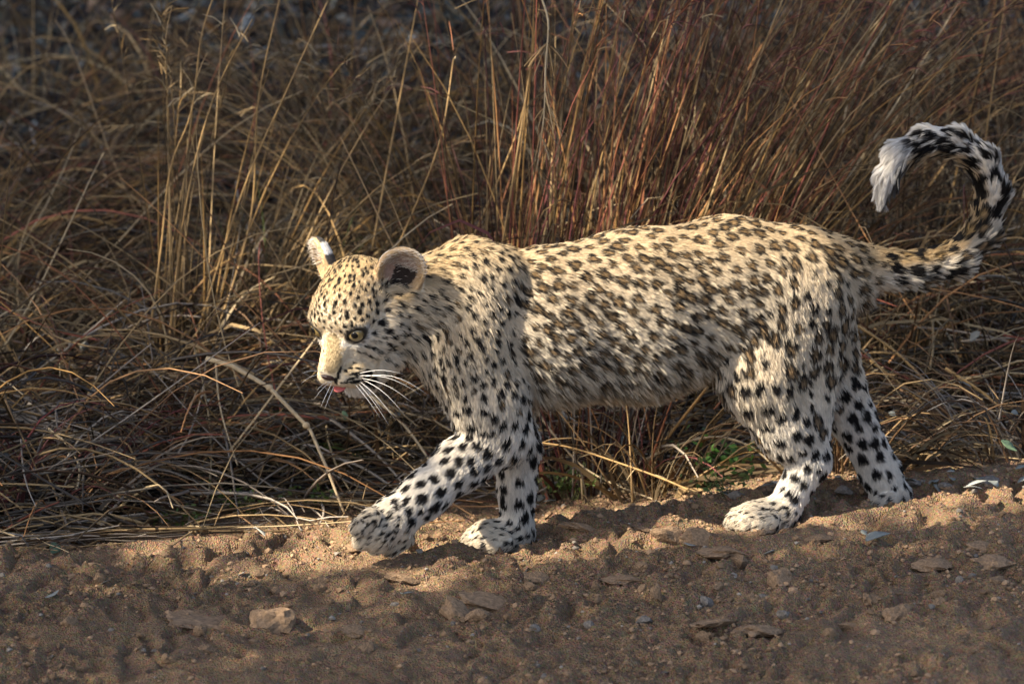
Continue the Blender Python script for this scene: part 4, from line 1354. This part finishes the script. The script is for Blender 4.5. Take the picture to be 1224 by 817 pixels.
# crumbs: uncountable
n = 16000
cx = rng.uniform(-0.95, 0.95, n); cy = rng.uniform(-1.15, 0.55, n)
den = 0.25 + 0.75 * sstep(0.38, 0.62, fbm(cx * 4 + 90, cy * 4 + 40, 2)) + 0.9 * np.exp(-((cy - crest(cx) + 0.08) / 0.13) ** 2)
kp = (rng.random(n) < den) & (cy < verge(cx))
cx, cy = cx[kp], cy[kp]; n = len(cx)
sz = np.exp(rng.normal(size=n) * 0.5) * 0.0019
sz = np.clip(sz, 0.0007, 0.006)
cz = ground_z(cx, cy) + sz * 0.35
V0, F0 = ICO1
Vv = V0[None] * (1 + 0.3 * rng.normal(size=(n, len(V0), 1)).clip(-1, 1)) * sz[:, None, None] * np.array([1.1, 1.0, 0.75]) + np.stack([cx, cy, cz], -1)[:, None]
Ff = (F0[None] + (np.arange(n) * len(V0))[:, None, None]).reshape(-1, 3)
cc = np.array([[0.25, 0.163, 0.095]]) * rng.uniform(0.6, 1.5, (n, 1)); gr = rng.random(n) < 0.06
cc[gr] = np.array([0.24, 0.21, 0.17]) * rng.uniform(0.6, 1.3, (gr.sum(), 1))
MAT_CRUMB = mat_tint('crumbs', 0.95, 0.0, 0.25, 300, 0.1)
add('soil_crumbs', np_mesh('soil_crumbs', Vv.reshape(-1, 3), Ff, False, np.repeat(cc, len(V0), 0)), MAT_CRUMB, kind='stuff',
    label='loose gritty crumbs of soil strewn over the track', cat='soil')

# ------------------------------------------------------------------ fallen leaves
LEAFC = {'grey': (0.19, 0.20, 0.175), 'brown': (0.15, 0.09, 0.05), 'orange': (0.24, 0.12, 0.045), 'pale': (0.30, 0.30, 0.26), 'green': (0.10, 0.15, 0.08)}
leaf_mats = {k: mat_simple('leaf_' + k, c, 0.65, 0.3, 60, 0.3) for k, c in LEAFC.items()}


def leaf_mesh(seed, col):
    r = np.random.default_rng(seed)
    nL = 6
    t = np.linspace(0, 1, nL)
    w = 0.34 * np.sin(np.pi * np.clip(t * 0.96 + 0.03, 0, 1)) ** 0.8 * (1 - 0.25 * t) * r.uniform(0.7, 1.15)
    bend = r.uniform(-0.5, 0.5); cup = r.uniform(0.05, 0.25); crv = r.uniform(-0.3, 0.3)
    mid = np.stack([t - 0.5, crv * (t - 0.5) ** 2, bend * (t - 0.5) ** 2], -1)
    V = []; F = []
    for layer, dz in ((0, 0.012), (1, -0.012)):
        for k in range(nL):
            V += [mid[k] + [0, -w[k], cup * w[k] + dz], mid[k] + [0, 0, dz], mid[k] + [0, w[k], cup * w[k] * r.uniform(0.2, 1.6) + dz]]
    m_ = nL * 3
    for k in range(nL - 1):
        for j in range(2):
            a = k * 3 + j
            F.append((a, a + 3, a + 4, a + 1)); F.append((m_ + a, m_ + a + 1, m_ + a + 4, m_ + a + 3))
        a = k * 3
        F.append((a, m_ + a, m_ + a + 3, a + 3)); F.append((a + 2, a + 5, m_ + a + 5, m_ + a + 2))
    me = np_mesh('leaf', np.array(V), np.array(F), True); me.materials.append(leaf_mats[col])
    return me


LM = {k: [leaf_mesh(i * 7 + j, k) for j in range(4)] for i, k in enumerate(LEAFC)}


def leaf(u, v, size, col, label, group=None, up=0.0, rz=None, tilt=0.5, name='fallen_leaf'):
    p = G(u, v)
    o = add(name, LM[col][random.randrange(4)], None, None, label, 'leaf', group)
    sc = size * S * (1 + (p[1]) / DIST)
    o.scale = (sc, sc, sc)
    o.rotation_euler = (random.uniform(-tilt, tilt) + 0.2, random.uniform(-tilt, tilt), random.uniform(0, 6.28) if rz is None else rz)
    o.location = (p[0], p[1], p[2] + up + 0.12 * sc)
    return o


for u, v, sz_, c, lb in [(919, 664, 16, 'pale', 'pale folded leaf scrap in front of the near hind paw'), (783, 650, 20, 'pale', 'pale upright leaf scrap on the crest under the belly'),
                         (824, 656, 15, 'pale', 'pale leaf scrap right of the upright scrap'), (1048, 650, 38, 'grey', 'long grey green leaf on the track below the far hind paw'),
                         (487, 714, 26, 'pale', 'pale chewed leaf scrap below the raised front paw'), (62, 718, 20, 'grey', 'grey green leaf scrap at the lower left'),
                         (126, 700, 12, 'grey', 'small grey green scrap at the left of the track'), (785, 660, 10, 'pale', 'tiny pale scrap below the upright leaf scrap'),
                         (66, 658, 22, 'green', 'round green leaf at the lower left verge'), (312, 640, 34, 'pale', 'pale pointed dry leaf hanging at the verge below the straw clump'),
                         (290, 690, 14, 'pale', 'pale scrap on the lit crest at left'), (22, 800, 12, 'grey', 'grey scrap in the lower left corner'),
                         (1032, 640, 13, 'grey', 'grey scrap left of the long grey green leaf')]:
    leaf(u, v, sz_, c, lb, up=0.002)
for i in range(90):                                       # dark litter in the upper left and background
    u = random.uniform(-20, 560) if i < 85 else random.uniform(560, 1240); v = random.uniform(5, 250)
    leaf(u, v, random.uniform(14, 34), random.choice(['grey', 'grey', 'pale', 'brown', 'orange', 'brown']), 'dull leaf in the dark background litter, ' + ('top edge ' if v < 110 else 'lower down ') + where(u),
         'leaves in the dark background litter', up=random.uniform(0.0, 0.06), tilt=0.9)
for i in range(130):                                       # leaves caught in the straw and along the verge
    u = random.uniform(-10, 1234)
    v = random.uniform(380, 600)
    if 430 < u < 1000 and v < 480:
        continue
    leaf(u, v, random.uniform(9, 24), random.choice(['grey', 'grey', 'pale', 'brown', 'brown', 'orange', 'green']), 'small dry leaf caught ' + ('high' if v < 480 else 'low') + ' in the straw of the bank ' + where(u),
         'leaves caught in the straw', up=random.uniform(0.02, 0.14), tilt=1.0)
for i in range(46):
    u = random.uniform(640, 1234)
    pv = 600 - 0.03 * (u - 640) + random.uniform(-16, 6)
    leaf(u, pv, random.uniform(9, 26), random.choice(['grey', 'pale', 'grey']), 'grey green leaf scrap along the edge of the sand ' + ('under the belly' if u < 850 else 'by the hind legs' if u < 1090 else 'right of the hind legs'), 'leaf scraps along the verge', up=0.004, tilt=0.35)


# ------------------------------------------------------------------ single stems one can pick out
MAT_STALK = {k: mat_simple('stem_' + k, c, 0.7, 0.25, 80, 0.3) for k, c in {'pale': (0.48, 0.37, 0.22), 'gold': (0.33, 0.205, 0.08), 'grey': (0.30, 0.255, 0.20), 'red': (0.30, 0.11, 0.09)}.items()}


def smooth_path(pts, k=6):
    pts = np.array(pts, float)
    out_ = []
    n = len(pts)
    for i in range(n - 1):
        p0, p1, p2, p3 = pts[max(i - 1, 0)], pts[i], pts[i + 1], pts[min(i + 2, n - 1)]
        for j in range(k):
            t = j / k
            out_.append(0.5 * ((2 * p1) + (p2 - p0) * t + (2 * p0 - 5 * p1 + 4 * p2 - p3) * t * t + (3 * p1 - p0 - 3 * p2 + p3) * t ** 3))
    out_.append(pts[-1])
    return np.array(out_)


def stem(label, uvy, r0, r1, col, name='wild_grass', group='single grass stems', nodes=(), awns=0, smooth=True):
    path = np.array([P(u, v, y) for u, v, y in uvy])
    if smooth:
        path = smooth_path(path)
    base = path[0].copy()
    root = add(name, None, label=label, cat='grass stem', group=group, loc=base, kind='thing')
    V, F = tube_mesh_arrays(path - base, np.linspace(r0, r1, len(path)) * S, 6)
    add('stalk', np_mesh('stalk', V, F), MAT_STALK[col], root)
    for t in nodes:
        i = int(t * (len(path) - 1))
        V, F = sphere_arrays(path[i] - base, (np.eye(3)[0], np.eye(3)[1], np.eye(3)[2]), np.array([1.45, 1.3, 1.3]) * r0 * S, 10, 8)
        add('node', np_mesh('node', V, F), MAT_STALK[col], root)
    if awns:
        i = rng.integers(len(path) // 4, len(path), awns)
        d = rng.normal(size=(awns, 3)) * [1, 0.5, 0.6] + [0, 0, -0.7]
        d /= np.linalg.norm(d, axis=1, keepdims=True)
        tt = np.linspace(0, 1, 5)[None, :, None]
        pp = (path[i] - base)[:, None] + d[:, None] * tt * rng.uniform(0.008, 0.032, (awns, 1, 1)) + np.array([0, 0, -0.006]) * tt ** 2
        V, F, C = sweep(pp, rng.uniform(0.0010, 0.0022, awns), pick(['straw'], awns) * 1.6, True, 0.6)
        add('spikelets', np_mesh('spikelets', V, F, True, C), MAT_GRASS, root, kind='stuff')
    return root


stem('thick pale broken straw bending down left of the leopard\'s chin', [(247, 428, 0.52), (278, 437, 0.50), (322, 463, 0.47), (366, 508, 0.44), (371, 514, 0.44), (391, 560, 0.40), (411, 612, 0.36)], 3.4, 1.7, 'pale', 'broken_straw', nodes=(0.35, 0.64), smooth=False)
stem('thin strip hanging from the thick broken straw', [(258, 434, 0.53), (262, 480, 0.52), (272, 520, 0.50), (284, 556, 0.48)], 1.5, 0.9, 'pale', 'hanging_straw')
stem('slender awned stem running from front leg to hind paw', [(628, 527, 0.42), (680, 534, 0.40), (740, 553, 0.34), (800, 575, 0.28), (868, 606, 0.18)], 1.0, 1.4, 'gold', awns=16)
stem('pale stem leaning up right under the belly', [(752, 585, 0.55), (800, 520, 0.50), (846, 462, 0.45)], 2.6, 1.6, 'gold')
stem('pale stem crossing under the belly toward the hind leg', [(735, 570, 0.52), (790, 540, 0.50), (850, 522, 0.47), (900, 535, 0.45), (935, 570, 0.43)], 2.2, 1.2, 'pale')
stem('second pale stem crossing under the belly', [(640, 490, 0.50), (700, 560, 0.48), (790, 600, 0.40)], 1.6, 1.0, 'pale')
stem('curved straw loop at the lower left edge', [(58, 512, 0.46), (84, 535, 0.44), (95, 565, 0.42), (80, 605, 0.38), (20, 668, 0.32)], 1.5, 1.9, 'pale')
stem('long pale stem lying along the lower left verge', [(-15, 619, 0.34), (60, 620, 0.35), (120, 629, 0.36), (190, 648, 0.36)], 1.9, 1.3, 'pale')
stem('dark grey twig under the lower left verge', [(-10, 684, 0.20), (60, 672, 0.24), (140, 655, 0.30)], 1.6, 1.0, 'grey')
stem('thick straw lying along the right verge', [(1082, 597, 0.42), (1150, 588, 0.45), (1240, 578, 0.48)], 2.4, 2.2, 'pale')
stem('pale straw piece lying in the middle of the track', [(668, 686, -0.12), (700, 687, -0.12), (742, 690, -0.12)], 2.0, 1.2, 'pale')
for k in range(6):
    o_ = random.uniform(-8, 8)
    stem(['uppermost grey fallen stem in the left bundle', 'second grey fallen stem of the left bundle', 'middle grey fallen stem of the left bundle', 'fourth grey fallen stem of the left bundle',
          'fifth grey fallen stem of the left bundle', 'lowest grey fallen stem in the left bundle'][k],
         [(10 + o_ * 3, 482 + 4 * k, 0.62), (90, 507 + 5 * k + o_, 0.58), (150, 540 + 4 * k, 0.54), (208 - o_, 570 + 3 * k + o_, 0.50)], 2.4, 1.3, 'grey', group='grey fallen stems at left')
for k, (a, b_) in enumerate([((380, 540), (480, 590)), ((395, 500), (500, 600)), ((440, 470), (520, 560)), ((1000, 560), (1090, 500)), ((1040, 430), (1150, 540)), ((1010, 380), (1120, 470)), ((1130, 440), (1224, 520)), ((1060, 560), (1200, 520))]):
    stem(['grey stem slanting down left of the raised paw', 'grey stem under the chin slanting to the front leg', 'pale stem right below the chin', 'pale stem rising behind the far hind leg', 'long brown stem slanting down right of the hocks',
          'thin stem slanting below the tail root', 'slanting stem at the right picture edge', 'low stem slanting right of the far hind leg'][k],
         [(a[0], a[1], 0.60), ((a[0] + b_[0]) / 2 + 4, (a[1] + b_[1]) / 2 - 6, 0.57), (b_[0], b_[1], 0.52)], 2.2, 1.4, ['grey', 'grey', 'pale', 'gold', 'gold', 'gold', 'gold', 'pale'][k], group='slanting stems')
# tall stems against the background
for k, (q, c, lb) in enumerate([([(178, 420, 0.9), (196, 300, 0.9), (203, 200, 0.9), (225, 130, 0.9), (244, 40, 0.9), (262, -20, 0.9)], 'gold', 'tallest golden stem at left reaching the top edge'),
                                ([(205, 420, 0.95), (222, 250, 0.95), (250, 120, 0.95), (300, 20, 0.95)], 'gold', 'golden stem crossing the tallest one at left'),
                                ([(232, 420, 1.0), (290, 230, 1.0), (340, 110, 1.0), (390, 0, 1.0)], 'gold', 'golden stem leaning right above the broken straw'),
                                ([(255, 410, 1.0), (300, 260, 1.0), (312, 120, 1.0), (335, -10, 1.0)], 'gold', 'straight golden stem beside the leaning one'),
                                ([(560, 300, 0.9), (620, 150, 0.9), (640, 20, 0.9)], 'gold', 'golden stem left of the drooping seed head'),
                                ([(598, 300, 0.8), (612, 200, 0.8), (632, 80, 0.8), (640, -10, 0.8)], 'gold', 'thick golden stem rising above the shoulder'),
                                ([(790, 300, 1.0), (860, 180, 1.0), (930, 100, 1.0), (1010, 20, 1.0)], 'gold', 'long golden stem slanting to the upper right'),
                                ([(800, 320, 1.0), (880, 190, 1.0), (1000, 60, 1.0)], 'gold', 'second golden stem slanting to the upper right'),
                                ([(960, 290, 1.1), (1040, 180, 1.1), (1150, 0, 1.1)], 'pale', 'straight pale stem slanting left of the tail tip'),
                                ([(1160, 330, 1.1), (1180, 150, 1.1), (1205, -10, 1.1)], 'gold', 'thin upright stem through the right side of the tail curl'),
                                ([(1000, 260, 1.2), (1012, 120, 1.2), (1060, 30, 1.2)], 'pale', 'pale upright stem left of the tail tip'),
                                ([(470, 300, 0.9), (520, 180, 0.9), (540, 70, 0.9)], 'gold', 'slender stem above the nape'),
                                ([(440, 300, 1.0), (480, 130, 1.1), (500, -10, 1.1)], 'gold', 'stem rising out of the top edge above the head')]):
    stem(lb, [(a + random.uniform(-5, 5), b + random.uniform(-4, 4), y_ + random.uniform(0, 0.1)) for a, b, y_ in q], 1.7, 0.8, c, group='tall stems in the background')
# drooping seed head
root = add('seed_head', None, label='pale drooping seed head hanging above the leopard\'s shoulder', cat='seed head', loc=P(655, 22, 0.55))
base = np.array(root.location)
path = smooth_path([P(640, -20, 0.56), P(655, 25, 0.55), P(652, 80, 0.54), P(650, 140, 0.53), P(641, 205, 0.53)])
V, F = tube_mesh_arrays(path - base, np.linspace(1.6, 0.7, len(path)) * S, 6)
add('stalk', np_mesh('stalk', V, F), MAT_STALK['pale'], root)
for bundle in range(16):
    k = int(rng.integers(2, 7))
    i = int(len(path) * rng.uniform(0.28, 0.98)); i = min(i, len(path) - 1)
    d = np.stack([rng.normal(size=k) * 0.35 + rng.normal() * 0.55, rng.normal(size=k) * 0.4, -np.abs(rng.normal(size=k)) * 0.7 - 0.35], -1)
    d /= np.linalg.norm(d, axis=1, keepdims=True)
    tt = np.linspace(0, 1, 5)[None, :, None]
    pp = (path[i] - base)[None, None] + d[:, None] * tt * rng.uniform(0.02, 0.06, (k, 1, 1)) + np.array([0, 0, -0.012]) * tt ** 2
    V, F, C = sweep(pp, rng.uniform(0.0012, 0.0026, k), pick(['straw'], k) * 1.25, True, 0.5)
    add('spikelet_cluster', np_mesh('spikelet_cluster', V, F, True, C), MAT_GRASS, root)


# ------------------------------------------------------------------ small green plants at the verge
MAT_GREEN = mat_tint('green_leaf', 0.55, 0.3, 0.3, 200)


def forb(label, u, v, n, H_, spread, size, cols, y=None):
    p = G(u, v)
    root = add('green_plant', None, label=label, cat='plant', group='small green plants at the verge', loc=p)
    a = rng.uniform(0, 6.283, n)
    d = np.stack([np.cos(a) * spread, np.sin(a) * spread * 0.6, np.ones(n)], -1)
    R = np.tile(p, (n, 1)) + rng.normal(size=(n, 3)) * [0.02, 0.012, 0]
    V, F, C = stalks(R, d, H_ * rng.uniform(0.6, 1.1, n), rng.uniform(0.1, 0.5, n), np.full(n, 0.0016), np.tile([[0.16, 0.17, 0.06]], (n, 1)), K=6)
    add('stems', np_mesh('stems', V - p, F, True, C), MAT_GREEN, root, kind='stuff')
    sp = V.reshape(n, 6, 3, 3).mean(2)
    m_ = n * 9
    ii = rng.integers(0, n, m_); kk = rng.integers(1, 6, m_)
    c = sp[ii, kk] + rng.normal(size=(m_, 3)) * 0.006
    V, F = leaf_quads(c, rng.uniform(0.6, 1.3, m_) * size, 0.55, 0.8)
    C = np.repeat(np.array(cols)[rng.integers(0, len(cols), m_)] * rng.uniform(0.6, 1.3, (m_, 1)), 4, 0)
    add('foliage', np_mesh('foliage', V - p, F, False, C), MAT_GREEN, root, kind='stuff')


GC = [(0.10, 0.16, 0.03), (0.15, 0.19, 0.05), (0.08, 0.13, 0.04)]
forb('yellow green low plant behind the planted front leg', 668, 598, 16, 0.07, 0.9, 0.012, GC + [(0.25, 0.26, 0.10)])
forb('bright green plant beside the knee of the near hind leg', 858, 575, 10, 0.10, 0.6, 0.016, [(0.07, 0.17, 0.03), (0.10, 0.20, 0.05)])
forb('dark green plant low in the bank beneath the belly', 845, 592, 8, 0.07, 0.7, 0.012, GC)
forb('fine green plant under the straw clump at left', 290, 616, 14, 0.07, 0.9, 0.010, GC)
forb('small green plant left of the fine green plant', 222, 632, 10, 0.05, 0.9, 0.010, GC)
forb('low green plant behind the raised front paw', 380, 610, 8, 0.05, 0.9, 0.010, GC)
